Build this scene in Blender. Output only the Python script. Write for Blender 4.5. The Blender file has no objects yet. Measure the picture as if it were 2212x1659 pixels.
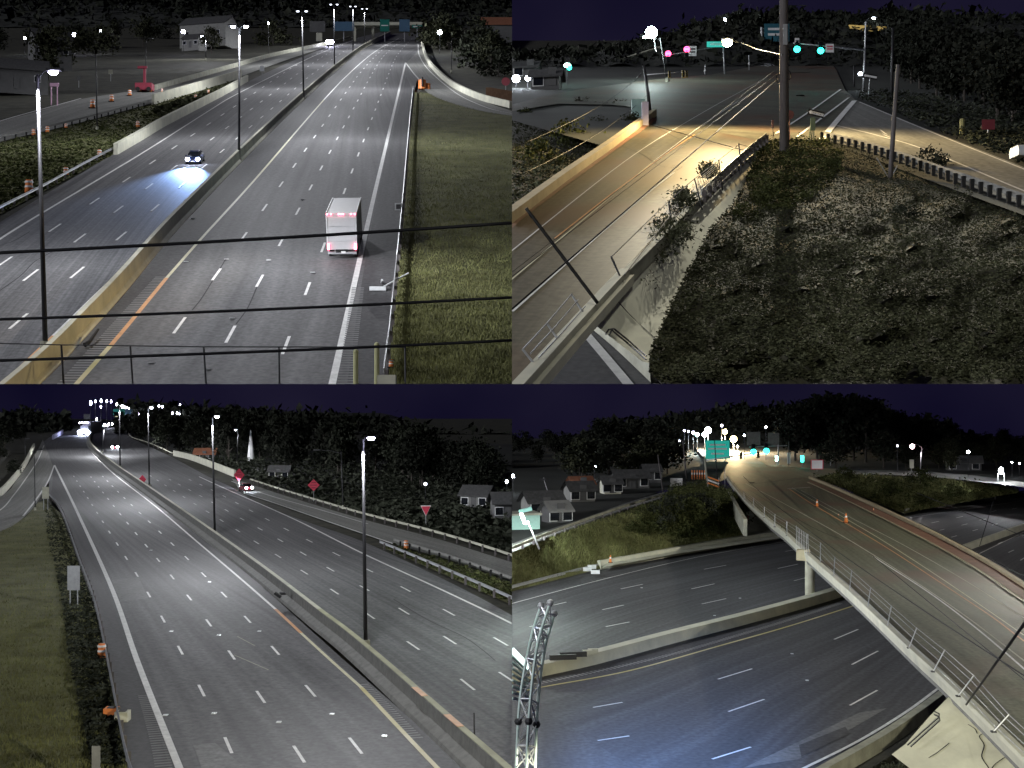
import bpy, bmesh, math, random
import numpy as np
from mathutils import Vector, Matrix
from mathutils.geometry import delaunay_2d_cdt
random.seed(7); RNG = np.random.RandomState(7)
S = bpy.context.scene; COL = S.collection
R = math.radians
# ------------------------------------------------ camera, world, moonlight, exposure
F, CU, CV = 3000.0, 1106.0, 829.5
cd = bpy.data.cameras.new('camera'); cam = bpy.data.objects.new('camera', cd); COL.objects.link(cam)
cd.sensor_width = 36.0; cd.lens = 36.0 * F / 2212.0; cd.clip_start = 0.5; cd.clip_end = 6000
cam.location = (0, 0, 0); cam.rotation_euler = (R(90), 0, 0); S.camera = cam
EXPO = 3.0
S.view_settings.view_transform = 'Standard'; S.view_settings.look = 'None'
S.view_settings.gamma = 1; S.view_settings.exposure = EXPO; S.view_settings.use_curve_mapping = False
S.cycles.use_denoising = True; S.cycles.max_bounces = 4; S.cycles.diffuse_bounces = 2
S.cycles.sample_clamp_indirect = 3
W = bpy.data.worlds.new('World'); S.world = W; W.use_nodes = True
def world_nodes():
    nt = W.node_tree; nt.nodes.clear()
    out = nt.nodes.new('ShaderNodeOutputWorld'); bg = nt.nodes.new('ShaderNodeBackground')
    tc = nt.nodes.new('ShaderNodeTexCoord'); nz = nt.nodes.new('ShaderNodeTexNoise')
    nz.inputs['Scale'].default_value = 5; nz.inputs['Detail'].default_value = 3
    nt.links.new(tc.outputs['Generated'], nz.inputs['Vector'])
    cr = nt.nodes.new('ShaderNodeValToRGB')
    cr.color_ramp.elements[0].position = .35; cr.color_ramp.elements[0].color = (.0040, .0032, .0150, 1)
    cr.color_ramp.elements[1].position = .72; cr.color_ramp.elements[1].color = (.0150, .0125, .0300, 1)
    nt.links.new(nz.outputs['Fac'], cr.inputs['Fac']); nt.links.new(cr.outputs['Color'], bg.inputs['Color'])
    bg.inputs['Strength'].default_value = 1 / 8.0
    nt.links.new(bg.outputs['Background'], out.inputs['Surface'])
world_nodes()
sd = bpy.data.lights.new('moonlight', 'SUN'); sun = bpy.data.objects.new('moonlight', sd); COL.objects.link(sun)
sd.energy = 0.18; sd.angle = R(10); sd.color = (.93, .95, 1.0)
sun.rotation_euler = Vector((.84, .485, -.26)).to_track_quat('-Z', 'Y').to_euler()

# ------------------------------------------------ the four views of the place share one camera; each has its own ground plane
class Panel:
    def __init__(s, ou, ov, v0, H): s.ou, s.ov, s.v0, s.H = ou, ov, v0, H; s.s = (CV - v0) / F
    def ray(s, px, py): return (s.ou + px / 2 - CU) / F, -(s.ov + py / 2 - CV) / F
    def g(s, px, py, h=0.0):
        rx, rz = s.ray(px, py); d = s.s - rz
        y = (s.H - h) / max(d, 1e-3); return Vector((rx * y, y, rz * y))
    def at(s, px, py, y): rx, rz = s.ray(px, py); return Vector((rx * y, y, rz * y))
    def up(s, base, px, py, top_y=None): return s.at(px, py, base.y if top_y is None else top_y)
    def ground(s, x, y, h=0.0): return Vector((x, y, s.s * y - s.H + h))
P1 = Panel(0, 0, -40, 22.5); P2 = Panel(1106, 0, 20, 9.0)
P3 = Panel(0, 829.5, 824, 20.7); P4 = Panel(1106, 829.5, 829.5, 20.0)

# ------------------------------------------------ materials
MATS = {}
def nodes_of(name):
    m = bpy.data.materials.new(name); m.use_nodes = True; nt = m.node_tree
    return m, nt, nt.nodes['Principled BSDF']
def mat(name, c, rough=.85, metal=0.0, var=.25, scale=1.5, spec=.3, c2=None, bump=0.0, coord='Object', stretch=None):
    if name in MATS: return MATS[name]
    m, nt, b = nodes_of(name); L = nt.links.new
    b.inputs['Roughness'].default_value = rough; b.inputs['Metallic'].default_value = metal
    b.inputs['Specular IOR Level'].default_value = spec
    tc = nt.nodes.new('ShaderNodeTexCoord'); src = tc.outputs[coord]
    if stretch:
        mp = nt.nodes.new('ShaderNodeMapping'); mp.inputs['Scale'].default_value = stretch; L(src, mp.inputs['Vector']); src = mp.outputs['Vector']
    n = nt.nodes.new('ShaderNodeTexNoise'); n.inputs['Scale'].default_value = scale; n.inputs['Detail'].default_value = 6; n.inputs['Roughness'].default_value = .65
    L(src, n.inputs['Vector'])
    cr = nt.nodes.new('ShaderNodeValToRGB'); a = [x * (1 - var) for x in c]; d = c2 or [x * (1 + var) for x in c]
    cr.color_ramp.elements[0].position = .34; cr.color_ramp.elements[1].position = .66
    cr.color_ramp.elements[0].color = (*a, 1); cr.color_ramp.elements[1].color = (*d, 1)
    L(n.outputs['Fac'], cr.inputs['Fac']); L(cr.outputs['Color'], b.inputs['Base Color'])
    if bump:
        bp = nt.nodes.new('ShaderNodeBump'); bp.inputs['Strength'].default_value = bump; bp.inputs['Distance'].default_value = .1
        L(n.outputs['Fac'], bp.inputs['Height']); L(bp.outputs['Normal'], b.inputs['Normal'])
    MATS[name] = m; return m
def asphalt(name, c, streak=.16, rough=.75, tint=None, spec=.35):
    # u runs across the road in metres, v along it: wheel-worn streaks, patches, fine aggregate
    m, nt, b = nodes_of(name); L = nt.links.new
    b.inputs['Roughness'].default_value = rough; b.inputs['Specular IOR Level'].default_value = spec
    tc = nt.nodes.new('ShaderNodeTexCoord')
    def noise(src, scl, sc, det):
        mp = nt.nodes.new('ShaderNodeMapping'); mp.inputs['Scale'].default_value = scl; L(tc.outputs[src], mp.inputs['Vector'])
        n = nt.nodes.new('ShaderNodeTexNoise'); n.inputs['Scale'].default_value = sc; n.inputs['Detail'].default_value = det
        L(mp.outputs['Vector'], n.inputs['Vector']); return n.outputs['Fac']
    def madd(x, k, o):
        q = nt.nodes.new('ShaderNodeMath'); q.operation = 'MULTIPLY_ADD'; L(x, q.inputs[0]); q.inputs[1].default_value = k; q.inputs[2].default_value = o; return q.outputs[0]
    def mul(x, y):
        q = nt.nodes.new('ShaderNodeMath'); q.operation = 'MULTIPLY'; L(x, q.inputs[0]); L(y, q.inputs[1]); return q.outputs[0]
    s1 = madd(noise('UV', (1, .012, 1), .8, 3), streak * 5, 1 - streak * 2.5)
    s2 = madd(noise('UV', (1, .12, 1), .25, 5), .95, .52)
    s3 = madd(noise('Object', (1, 1, 1), 3.2, 6), 1.5, .25)
    v = mul(mul(s1, s2), s3)
    mx = nt.nodes.new('ShaderNodeMix'); mx.data_type = 'RGBA'; mx.blend_type = 'MULTIPLY'; mx.inputs[0].default_value = 1
    mx.inputs[6].default_value = (*c, 1); L(v, mx.inputs[7]); col = mx.outputs[2]
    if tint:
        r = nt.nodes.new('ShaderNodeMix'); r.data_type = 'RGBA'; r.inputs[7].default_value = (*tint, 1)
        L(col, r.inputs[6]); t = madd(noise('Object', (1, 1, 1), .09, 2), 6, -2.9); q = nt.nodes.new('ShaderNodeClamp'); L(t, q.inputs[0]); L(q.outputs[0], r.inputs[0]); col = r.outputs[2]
    L(col, b.inputs['Base Color']); MATS[name] = m; return m
def emit(name, c, s):
    if name in MATS: return MATS[name]
    m, nt, b = nodes_of(name); b.inputs['Base Color'].default_value = (.02, .02, .02, 1)
    b.inputs['Emission Color'].default_value = (*c, 1); b.inputs['Emission Strength'].default_value = s; MATS[name] = m; return m
def leaf_mat(name, c1, c2, rough=.75, trans=.0):
    if name in MATS: return MATS[name]
    m, nt, b = nodes_of(name); L = nt.links.new
    b.inputs['Roughness'].default_value = .95; b.inputs['Specular IOR Level'].default_value = .03
    g = nt.nodes.new('ShaderNodeNewGeometry'); cr = nt.nodes.new('ShaderNodeValToRGB')
    cr.color_ramp.elements[0].color = (*c1, 1); cr.color_ramp.elements[1].color = (*c2, 1)
    L(g.outputs['Random Per Island'], cr.inputs['Fac'])
    tc = nt.nodes.new('ShaderNodeTexCoord'); n = nt.nodes.new('ShaderNodeTexNoise'); n.inputs['Scale'].default_value = .35; n.inputs['Detail'].default_value = 4
    L(tc.outputs['Object'], n.inputs['Vector'])
    q = nt.nodes.new('ShaderNodeMath'); q.operation = 'MULTIPLY_ADD'; q.inputs[1].default_value = 2.4; q.inputs[2].default_value = -.25; L(n.outputs['Fac'], q.inputs[0])
    mx = nt.nodes.new('ShaderNodeMix'); mx.data_type = 'RGBA'; mx.blend_type = 'MULTIPLY'; mx.inputs[0].default_value = 1
    L(cr.outputs['Color'], mx.inputs[6]); L(q.outputs[0], mx.inputs[7]); L(mx.outputs[2], b.inputs['Base Color']); MATS[name] = m; return m
asph = asphalt('asphalt', (.112, .111, .113), .27); asph_dark = asphalt('asphalt_shoulder', (.070, .069, .071), .10)
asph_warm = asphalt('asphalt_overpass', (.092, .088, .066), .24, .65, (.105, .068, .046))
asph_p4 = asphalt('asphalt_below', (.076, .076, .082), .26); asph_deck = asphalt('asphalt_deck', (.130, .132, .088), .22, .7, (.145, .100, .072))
asph_ramp = asphalt('asphalt_ramp', (.20, .20, .185), .10)
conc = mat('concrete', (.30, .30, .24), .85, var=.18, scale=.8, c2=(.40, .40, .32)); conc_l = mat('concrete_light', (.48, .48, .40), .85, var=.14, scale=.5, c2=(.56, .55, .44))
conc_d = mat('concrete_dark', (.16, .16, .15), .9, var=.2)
white = mat('paint_white', (.72, .72, .70), .6, var=.15, scale=2); yellow = mat('paint_yellow', (.60, .52, .16), .6, var=.2, scale=.15, c2=(.66, .60, .38))
orange_y = mat('paint_orange_worn', (.62, .33, .15), .6, var=.15)
rumble_m = mat('rumble_groove', (.035, .035, .036), .9, var=.1); tar = mat('crack_seal', (.025, .025, .027), .8, var=.1)
grass = mat('grass_soil', (.095, .100, .040), .95, var=.30, scale=.25, c2=(.150, .150, .065), bump=.4)
soil = mat('dark_soil', (.030, .030, .020), .95, var=.35, scale=.4, c2=(.060, .058, .040), bump=.6)
steel = mat('galvanized_steel', (.36, .37, .38), .5, .5, var=.12, scale=3); steel_d = mat('dark_steel', (.045, .045, .048), .55, .4, var=.1, scale=3)
steel_l = mat('bright_steel', (.62, .64, .65), .45, .3, var=.08, scale=3)
wood = mat('weathered_wood', (.11, .10, .10), .9, var=.3, scale=4, stretch=(6, 6, .3)); rubber = mat('rubber', (.015, .015, .015), .9, var=.1)
cable_m = mat('cable_black', (.012, .012, .013), .6, var=.1)
red_p = mat('sign_red', (.55, .05, .09), .5, var=.08); green_p = mat('sign_green', (.01, .14, .11), .5, var=.1); or_p = mat('sign_orange', (.70, .22, .06), .5, var=.08)
wht_p = mat('sign_white', (.70, .70, .70), .5, var=.05); blk_p = mat('sign_black', (.015, .015, .015), .6, var=.05); blue_p = mat('sign_blue', (.06, .12, .19), .5, var=.08)
glass = mat('dark_glass', (.012, .014, .018), .1, var=.05, spec=.6)
siding = mat('house_siding', (.20, .20, .19), .8, var=.12, scale=1); siding_d = mat('house_siding_grey', (.10, .10, .10), .8, var=.12, scale=1)
roof_m = mat('roof_shingle', (.07, .07, .07), .9, var=.25, scale=2); roof_r = mat('roof_red', (.22, .09, .05), .9, var=.2, scale=2)
leaf = leaf_mat('leaf', (.022, .028, .010), (.085, .095, .038)); leaf_d = leaf_mat('leaf_dark', (.020, .024, .016), (.055, .060, .045))
leaf_g = leaf_mat('leaf_grey', (.026, .029, .016), (.074, .078, .048)); blade = leaf_mat('grass_blade', (.095, .100, .040), (.160, .162, .070)); leaf_n = leaf_mat('leaf_night', (.010, .012, .009), (.036, .038, .030))
bark = mat('bark', (.06, .052, .045), .95, var=.3, scale=4)
lamp_w = emit('lamp_white', (.80, .88, 1.0), 14); lamp_b = emit('lamp_violet', (.72, .70, 1.0), 10); lamp_y = emit('lamp_warm', (1.0, .80, .38), 14)
lamp_g = emit('signal_green', (.02, .85, .62), 1.6); lamp_r = emit('signal_red', (1.0, .05, .16), 1.6); lamp_c = emit('lamp_cyan', (.45, 1.0, .85), 8)
tail_r = emit('tail_light_red', (1.0, .12, .22), 2.0); head_b = emit('headlight_blue', (.66, .74, 1.0), 10); small_w = emit('distant_lamp', (.75, .82, 1.0), 1.6)

# ------------------------------------------------ mesh building
class MB:
    def __init__(s): s.v, s.f, s.uv = [], [], []
    def quad(s, a, b, c, d, uv=None):
        n = len(s.v); s.v += [a, b, c, d]; s.f.append((n, n + 1, n + 2, n + 3))
        s.uv.append(uv or ((0, 0), (1, 0), (1, 1), (0, 1)))
        return s
    def poly(s, pts):
        n = len(s.v); s.v += list(pts); s.f.append(tuple(range(n, n + len(pts)))); s.uv.append(tuple((p[0], p[1]) for p in pts)); return s
    def box(s, c, sz, m=None):
        c = Vector(c); x, y, z = [q / 2 for q in sz]; n = len(s.v)
        P = [Vector((a * x, b * y, d * z)) for d in (-1, 1) for b in (-1, 1) for a in (-1, 1)]
        for p in P: p = (m @ p if m else p); s.v.append(c + p)
        for f in ((0, 2, 3, 1), (4, 5, 7, 6), (0, 1, 5, 4), (2, 6, 7, 3), (1, 3, 7, 5), (0, 4, 6, 2)):
            s.f.append(tuple(n + i for i in f)); s.uv.append(((0, 0),) * 4)
        return s
    def tube(s, pts, r, k=6, r2=None):
        pts = [Vector(p) for p in pts]; n0 = len(s.v); N = len(pts)
        for i, p in enumerate(pts):
            d = (pts[min(i + 1, N - 1)] - pts[max(i - 1, 0)]).normalized()
            a = d.cross(Vector((0, 0, 1)) if abs(d.z) < .9 else Vector((1, 0, 0))).normalized(); b = d.cross(a)
            rr = r if r2 is None else r + (r2 - r) * i / (N - 1)
            for j in range(k):
                t = 2 * math.pi * j / k; s.v.append(p + a * (rr * math.cos(t)) + b * (rr * math.sin(t)))
        for i in range(N - 1):
            for j in range(k):
                q = (j + 1) % k; s.f.append((n0 + i * k + j, n0 + i * k + q, n0 + (i + 1) * k + q, n0 + (i + 1) * k + j)); s.uv.append(((0, 0),) * 4)
        s.f.append(tuple(n0 + j for j in reversed(range(k)))); s.uv.append(((0, 0),) * k)
        s.f.append(tuple(n0 + (N - 1) * k + j for j in range(k))); s.uv.append(((0, 0),) * k)
        return s
    def ball(s, c, r, k=8, sq=(1, 1, 1)):
        c = Vector(c); n0 = len(s.v); rows = k // 2
        for i in range(rows + 1):
            th = math.pi * i / rows
            for j in range(k):
                ph = 2 * math.pi * j / k; s.v.append(c + Vector((r * sq[0] * math.sin(th) * math.cos(ph), r * sq[1] * math.sin(th) * math.sin(ph), r * sq[2] * math.cos(th))))
        for i in range(rows):
            for j in range(k):
                q = (j + 1) % k; s.f.append((n0 + i * k + j, n0 + (i + 1) * k + j, n0 + (i + 1) * k + q, n0 + i * k + q)); s.uv.append(((0, 0),) * 4)
        return s
    def sweep(s, path, prof, closed=True):
        # prof: (offset to the right of travel, height) pairs carried along a ground path
        path = [Vector(p) for p in path]; n0 = len(s.v); N = len(path); k = len(prof); L = 0
        ls = []
        for i, p in enumerate(path):
            if i: L += (p - path[i - 1]).length
            ls.append(L); d = path[min(i + 1, N - 1)] - path[max(i - 1, 0)]; d.z = 0; d.normalize(); r = Vector((d.y, -d.x, 0))
            for o, h in prof: s.v.append(p + r * o + Vector((0, 0, h)))
        kk = k if closed else k - 1
        for i in range(N - 1):
            for j in range(kk):
                q = (j + 1) % k; s.f.append((n0 + i * k + j, n0 + i * k + q, n0 + (i + 1) * k + q, n0 + (i + 1) * k + j))
                s.uv.append(((j, ls[i]), (j + 1, ls[i]), (j + 1, ls[i + 1]), (j, ls[i + 1])))
        if closed:
            s.f.append(tuple(n0 + j for j in reversed(range(k)))); s.uv.append(((0, 0),) * k)
            s.f.append(tuple(n0 + (N - 1) * k + j for j in range(k))); s.uv.append(((0, 0),) * k)
        return s
    def build(s, name, m, parent=None, smooth=False, uv=False):
        me = bpy.data.meshes.new(name)
        mw = MW.get(parent.name if parent else '', Matrix()); inv = mw.inverted()
        org = Vector()
        if parent is None and s.v:
            org = sum((Vector(v) for v in s.v), Vector()) / len(s.v); inv = Matrix.Translation(-org)
        me.from_pydata([inv @ Vector(v) for v in s.v], [], s.f)
        if uv:
            l = me.uv_layers.new(name='UVMap'); flat = [c for f in s.uv for c in f]
            l.data.foreach_set('uv', np.array(flat, dtype=np.float32).ravel())
        me.materials.append(m)
        if smooth: me.polygons.foreach_set('use_smooth', [True] * len(me.polygons))
        o = bpy.data.objects.new(name, me); COL.objects.link(o)
        if parent: o.parent = parent; MW[o.name] = mw.copy()
        else: o.location = org; MW[o.name] = Matrix.Translation(org)
        return o
MW = {}
def tag(o, label=None, cat=None, group=None, kind=None):
    if label: o['label'] = label
    if cat: o['category'] = cat
    if group: o['group'] = group
    if kind: o['kind'] = kind
    return o
def thing(name, loc, label, cat, group=None, m=None, kind=None):
    o = bpy.data.objects.new(name, None); COL.objects.link(o)
    mw = m or Matrix.Translation(Vector(loc)); o.matrix_world = mw; MW[o.name] = mw.copy(); return tag(o, label, cat, group, kind)
def catmull(pts, n=6):
    P = [Vector((p[0], p[1])) for p in pts]
    if len(P) < 3: return [P[0].lerp(P[1], i / n) for i in range(n + 1)]
    P = [P[0] * 2 - P[1]] + P + [P[-1] * 2 - P[-2]]; out = []
    for i in range(1, len(P) - 2):
        a, b, c, d = P[i - 1:i + 3]
        for k in range(n):
            t = k / n; out.append(.5 * ((2 * b) + (c - a) * t + (2 * a - 5 * b + 4 * c - d) * t * t + (3 * b - a - 3 * c + d) * t ** 3))
    out.append(P[-2]); return out
def gpath(pn, pts, h=0.0, n=6): return [pn.g(p.x, p.y, h) for p in catmull(pts, n)]
def strip(pn, name, left, right, m, h=0.0, parent=None, n=24, kind='structure', label=None):
    def res(pl):
        c = catmull(pl, 8); d = [0]
        for i in range(1, len(c)): d.append(d[-1] + (c[i] - c[i - 1]).length)
        out = []
        for i in range(n + 1):
            t = d[-1] * i / n; k = 0
            while k < len(d) - 2 and d[k + 1] < t: k += 1
            q = (t - d[k]) / max(1e-6, d[k + 1] - d[k]); out.append(c[k].lerp(c[k + 1], q))
        return [pn.g(p.x, p.y, h) for p in out]
    A, B = res(left), res(right); b = MB(); L = 0; sub = 6
    for i in range(n):
        l2 = L + ((A[i + 1] - A[i]).length + (B[i + 1] - B[i]).length) / 2; w1 = (B[i] - A[i]).length; w2 = (B[i + 1] - A[i + 1]).length
        for j in range(sub):
            s0, s1 = j / sub, (j + 1) / sub
            b.quad(A[i].lerp(B[i], s0), A[i].lerp(B[i], s1), A[i + 1].lerp(B[i + 1], s1), A[i + 1].lerp(B[i + 1], s0), ((w1 * s0, L), (w1 * s1, L), (w2 * s1, l2), (w2 * s0, l2)))
        L = l2
    o = b.build(name, m, parent, uv=True)
    if not parent and kind: o['kind'] = kind
    if label: o['label'] = label
    return o
def inside(poly, x, y):
    x = np.asarray(x); y = np.asarray(y); c = np.zeros(x.shape, bool); n = len(poly)
    for i in range(n):
        x1, y1 = poly[i]; x2, y2 = poly[(i + 1) % n]
        if y1 == y2: continue
        c ^= ((y1 > y) != (y2 > y)) & (x < (x2 - x1) * (y - y1) / (y2 - y1) + x1)
    return c
def patch(pn, name, poly, m, hf=0.0, step=60, parent=None, kind='structure', along=None):
    """a ground sheet outlined by poly; hf is a height or a height function"""
    H = hf if callable(hf) else (lambda x, y: hf)
    pts = []; n = len(poly)
    for i in range(n):
        a = Vector(poly[i]); b = Vector(poly[(i + 1) % n]); k = max(1, int((b - a).length / step))
        for j in range(k): pts.append(a.lerp(b, j / k))
    ne = len(pts); xs = [p[0] for p in poly]; ys = [p[1] for p in poly]
    gx, gy = np.meshgrid(np.arange(min(xs) + step / 2, max(xs), step), np.arange(min(ys) + step / 2, max(ys), step * .6))
    gx = gx.ravel(); gy = gy.ravel(); k = inside(poly, gx, gy)
    cand = [Vector((float(a), float(b))) for a, b in zip(gx[k], gy[k])]
    E = np.array([[p.x, p.y] for p in pts])
    for c in cand:
        if np.min((E[:, 0] - c.x) ** 2 + (E[:, 1] - c.y) ** 2) > (step * .3) ** 2: pts.append(c)
    vo, eo, fo, *_ = delaunay_2d_cdt(pts, [(i, (i + 1) % ne) for i in range(ne)], [], 1, 1e-4)
    b = MB(); b.v = [pn.g(p.x, p.y, H(p.x, p.y)) for p in vo]
    ax = Vector(along).normalized() if along else Vector((0, 1)); pr = Vector((ax.y, -ax.x))
    for f in fo:
        q = [b.v[i] for i in f]; 
        if (q[1] - q[0]).cross(q[2] - q[0]).z < 0: f = list(reversed(f)); q = q[::-1]
        b.f.append(tuple(f)); b.uv.append(tuple((p.x * pr.x + p.y * pr.y, p.x * ax.x + p.y * ax.y) for p in q))
    o = b.build(name, m, parent, smooth=callable(hf), uv=True)
    if not parent and kind: o['kind'] = kind
    return o
def ribbon(pn, name, pts, w, m, parent, h=.02, n=8):
    return MB().sweep(gpath(pn, pts, h, n), [(-w / 2, 0), (w / 2, 0)], False).build(name, m, parent)
def dashes(pn, a, b, start, step, count, parent, w=.15, frac=.25, m=None, name='lane_dash', h=.02, curve=None):
    """dashes at equal distances over the ground along the straight lane line a-b (or a curve); start/step in 1/depth"""
    path = catmull(curve, 10) if curve else [Vector(a), Vector(b)]
    hz = 2 * (pn.v0 - pn.ov)
    def onpath(q):
        py = hz + 1 / q
        for i in range(len(path) - 1):
            if (path[i].y - py) * (path[i + 1].y - py) <= 0 and path[i].y != path[i + 1].y:
                t = (py - path[i].y) / (path[i + 1].y - path[i].y); p = path[i].lerp(path[i + 1], t); return pn.g(p.x, p.y, h)
        return None
    for k in range(count):
        q0 = 1 / (start - hz) + step * k; A = onpath(q0); B = onpath(q0 + step * frac)
        if A is None or B is None: continue
        MB().sweep([A, B], [(-w / 2, 0), (w / 2, 0)], False).build(name, m or white, parent)
def wall(pn, name, pts, prof, m, label, cat='barrier', h=0.0, parent=None, n=6, joints=0, kind=None):
    path = gpath(pn, pts, h, n); o = MB().sweep(path, prof).build(name, m, parent)
    if not parent: tag(o, label, cat, kind=kind)
    return o
def guardrail(pn, pts, label, h0=0.0, hr=.70, spacing=3.8, cnt=60, side=1, post_m=None, rail_m=None, w=.10, n=6):
    path = gpath(pn, pts, h0, n); t = thing('guardrail', path[0], label, 'guardrail')
    prof = [(.0, hr - .17), (.07, hr - .11), (.03, hr), (.07, hr + .10), (.0, hr + .15), (-.02, hr + .15), (.01, hr), (-.02, hr - .17)]
    MB().sweep(path, [(o * side, h) for o, h in prof]).build('rail', rail_m or steel, t)
    d = 0; nx = 0; c = 0
    for i in range(1, len(path)):
        seg = (path[i] - path[i - 1]).length
        while nx <= d + seg and c < cnt:
            p = path[i - 1].lerp(path[i], (nx - d) / seg); dr = (path[i] - path[i - 1]); ang = math.atan2(dr.y, dr.x)
            MB().box(p + Vector((0, 0, hr / 2)) + Vector((math.sin(ang), -math.cos(ang), 0)) * (-.12 * side), (.16, .2, hr + .1), Matrix.Rotation(ang, 3, 'Z')).build('post', post_m or wood, t); nx += spacing; c += 1
        d += seg
    return t
def cable(name, p, q, sag, r, label, cat='cable', m=None, group=None, n=16):
    p, q = Vector(p), Vector(q); pts = []
    for i in range(n + 1):
        t = i / n; a = p.lerp(q, t); a.z -= sag * 4 * t * (1 - t); pts.append(a)
    return tag(MB().tube(pts, r, 5).build(name, m or cable_m, smooth=True), label, cat, group)
def bat_light(name, loc, power, color=(1, 1, 1), parent=None, cap=14.0, radius=.25, cmin=.04):
    """a luminaire that throws its light wide (batwing), as road lights do"""
    l = bpy.data.lights.new(name, 'POINT'); l.energy = power; l.color = color; l.shadow_soft_size = radius
    l.use_nodes = True; nt = l.node_tree; e = nt.nodes['Emission']; L = nt.links.new
    tc = nt.nodes.new('ShaderNodeTexCoord'); sp = nt.nodes.new('ShaderNodeSeparateXYZ'); L(tc.outputs['Normal'], sp.inputs[0])
    def M(op, a, b):
        q = nt.nodes.new('ShaderNodeMath'); q.operation = op
        for i, x in enumerate((a, b)):
            if isinstance(x, float): q.inputs[i].default_value = x
            elif x is not None: L(x, q.inputs[i])
        return q.outputs[0]
    c = M('MULTIPLY', sp.outputs['Z'], -1.0); c1 = M('MAXIMUM', c, .02); p = M('POWER', c1, -2.3); p = M('MINIMUM', p, float(cap))
    gt = M('SUBTRACT', c, float(cmin)); gt = M('MULTIPLY', gt, 5.0); gt = M('MAXIMUM', gt, 0.0); gt = M('MINIMUM', gt, 1.0); st = M('MULTIPLY', p, gt); L(st, e.inputs['Strength'])
    o = bpy.data.objects.new(name, l); COL.objects.link(o); o.location = loc
    if parent: o.parent = parent; o.location = MW[parent.name].inverted() @ Vector(loc)
    return o
# leaf clutter ------------------------------------------------------------
def scatter(pn, name, poly, m, hf, count, size, lift=.25, kind='stuff', blades=False, cat=None, label=None, clump=0, parent=None):
    H = hf if callable(hf) else (lambda x, y: hf)
    xs = [p[0] for p in poly]; ys = [p[1] for p in poly]; px = RNG.uniform(min(xs), max(xs), count * 3); py = RNG.uniform(min(ys), max(ys), count * 3)
    k = inside(poly, px, py); px = px[k][:count]; py = py[k][:count]; n = len(px)
    base = np.array([pn.g(a, b, H(a, b)) for a, b in zip(px, py)])
    if clump:
        X_, Y_ = base[:, 0], base[:, 1]; q = sum(np.sin(X_ * f * math.cos(a) + Y_ * f * math.sin(a) * .8 + ph) for f, a, ph in ((.9, .3, 1), (1.7, 1.9, 2), (2.9, 2.6, .4), (4.3, .9, 3), (1.3, 4.4, 5), (6.1, 5.3, 1.5), (3.6, 3.5, 2.2))) * .45
        base[:, 2] += np.clip(q, 0, 1) * clump * RNG.uniform(.2, 1, n)
    base[:, 2] += RNG.uniform(0, lift, n); s = size * RNG.uniform(.5, 1.5, n)[:, None]
    if blades:
        a = RNG.uniform(0, 2 * math.pi, n); side = np.stack([np.cos(a), np.sin(a), 0 * a], 1) * s * .16
        tip = np.stack([RNG.uniform(-.4, .4, n), RNG.uniform(-.4, .4, n), np.ones(n)], 1) * s
        V = np.stack([base - side, base + side, base + tip], 1).reshape(-1, 3); k3 = 3
    else:
        u = RNG.normal(size=(n, 3)); u /= np.linalg.norm(u, axis=1)[:, None]; w = RNG.normal(size=(n, 3)); w -= u * (u * w).sum(1)[:, None]; w /= np.linalg.norm(w, axis=1)[:, None]; u[:, 2] *= .6; w[:, 2] *= .6
        V = np.stack([base - u * s * .5, base - w * s * .28, base + u * s * .5, base + w * s * .28], 1).reshape(-1, 3); k3 = 4
    return raw_mesh(name, V, k3, m, kind, cat, label, parent)
def raw_mesh(name, V, k, m, kind=None, cat=None, label=None, parent=None):
    n = len(V) // k; me = bpy.data.meshes.new(name); org = V.mean(0) if parent is None else np.zeros(3)
    me.vertices.add(len(V)); me.vertices.foreach_set('co', (V - org).astype(np.float32).ravel())
    me.loops.add(len(V)); me.loops.foreach_set('vertex_index', np.arange(len(V), dtype=np.int32))
    me.polygons.add(n); me.polygons.foreach_set('loop_start', np.arange(0, n * k, k, dtype=np.int32))
    me.update(calc_edges=True); me.materials.append(m); o = bpy.data.objects.new(name, me); COL.objects.link(o); o.location = org
    if parent: o.parent = parent; o.location = (0, 0, 0)
    else: tag(o, label, cat, kind=kind)
    return o
TREES = {}
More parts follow.
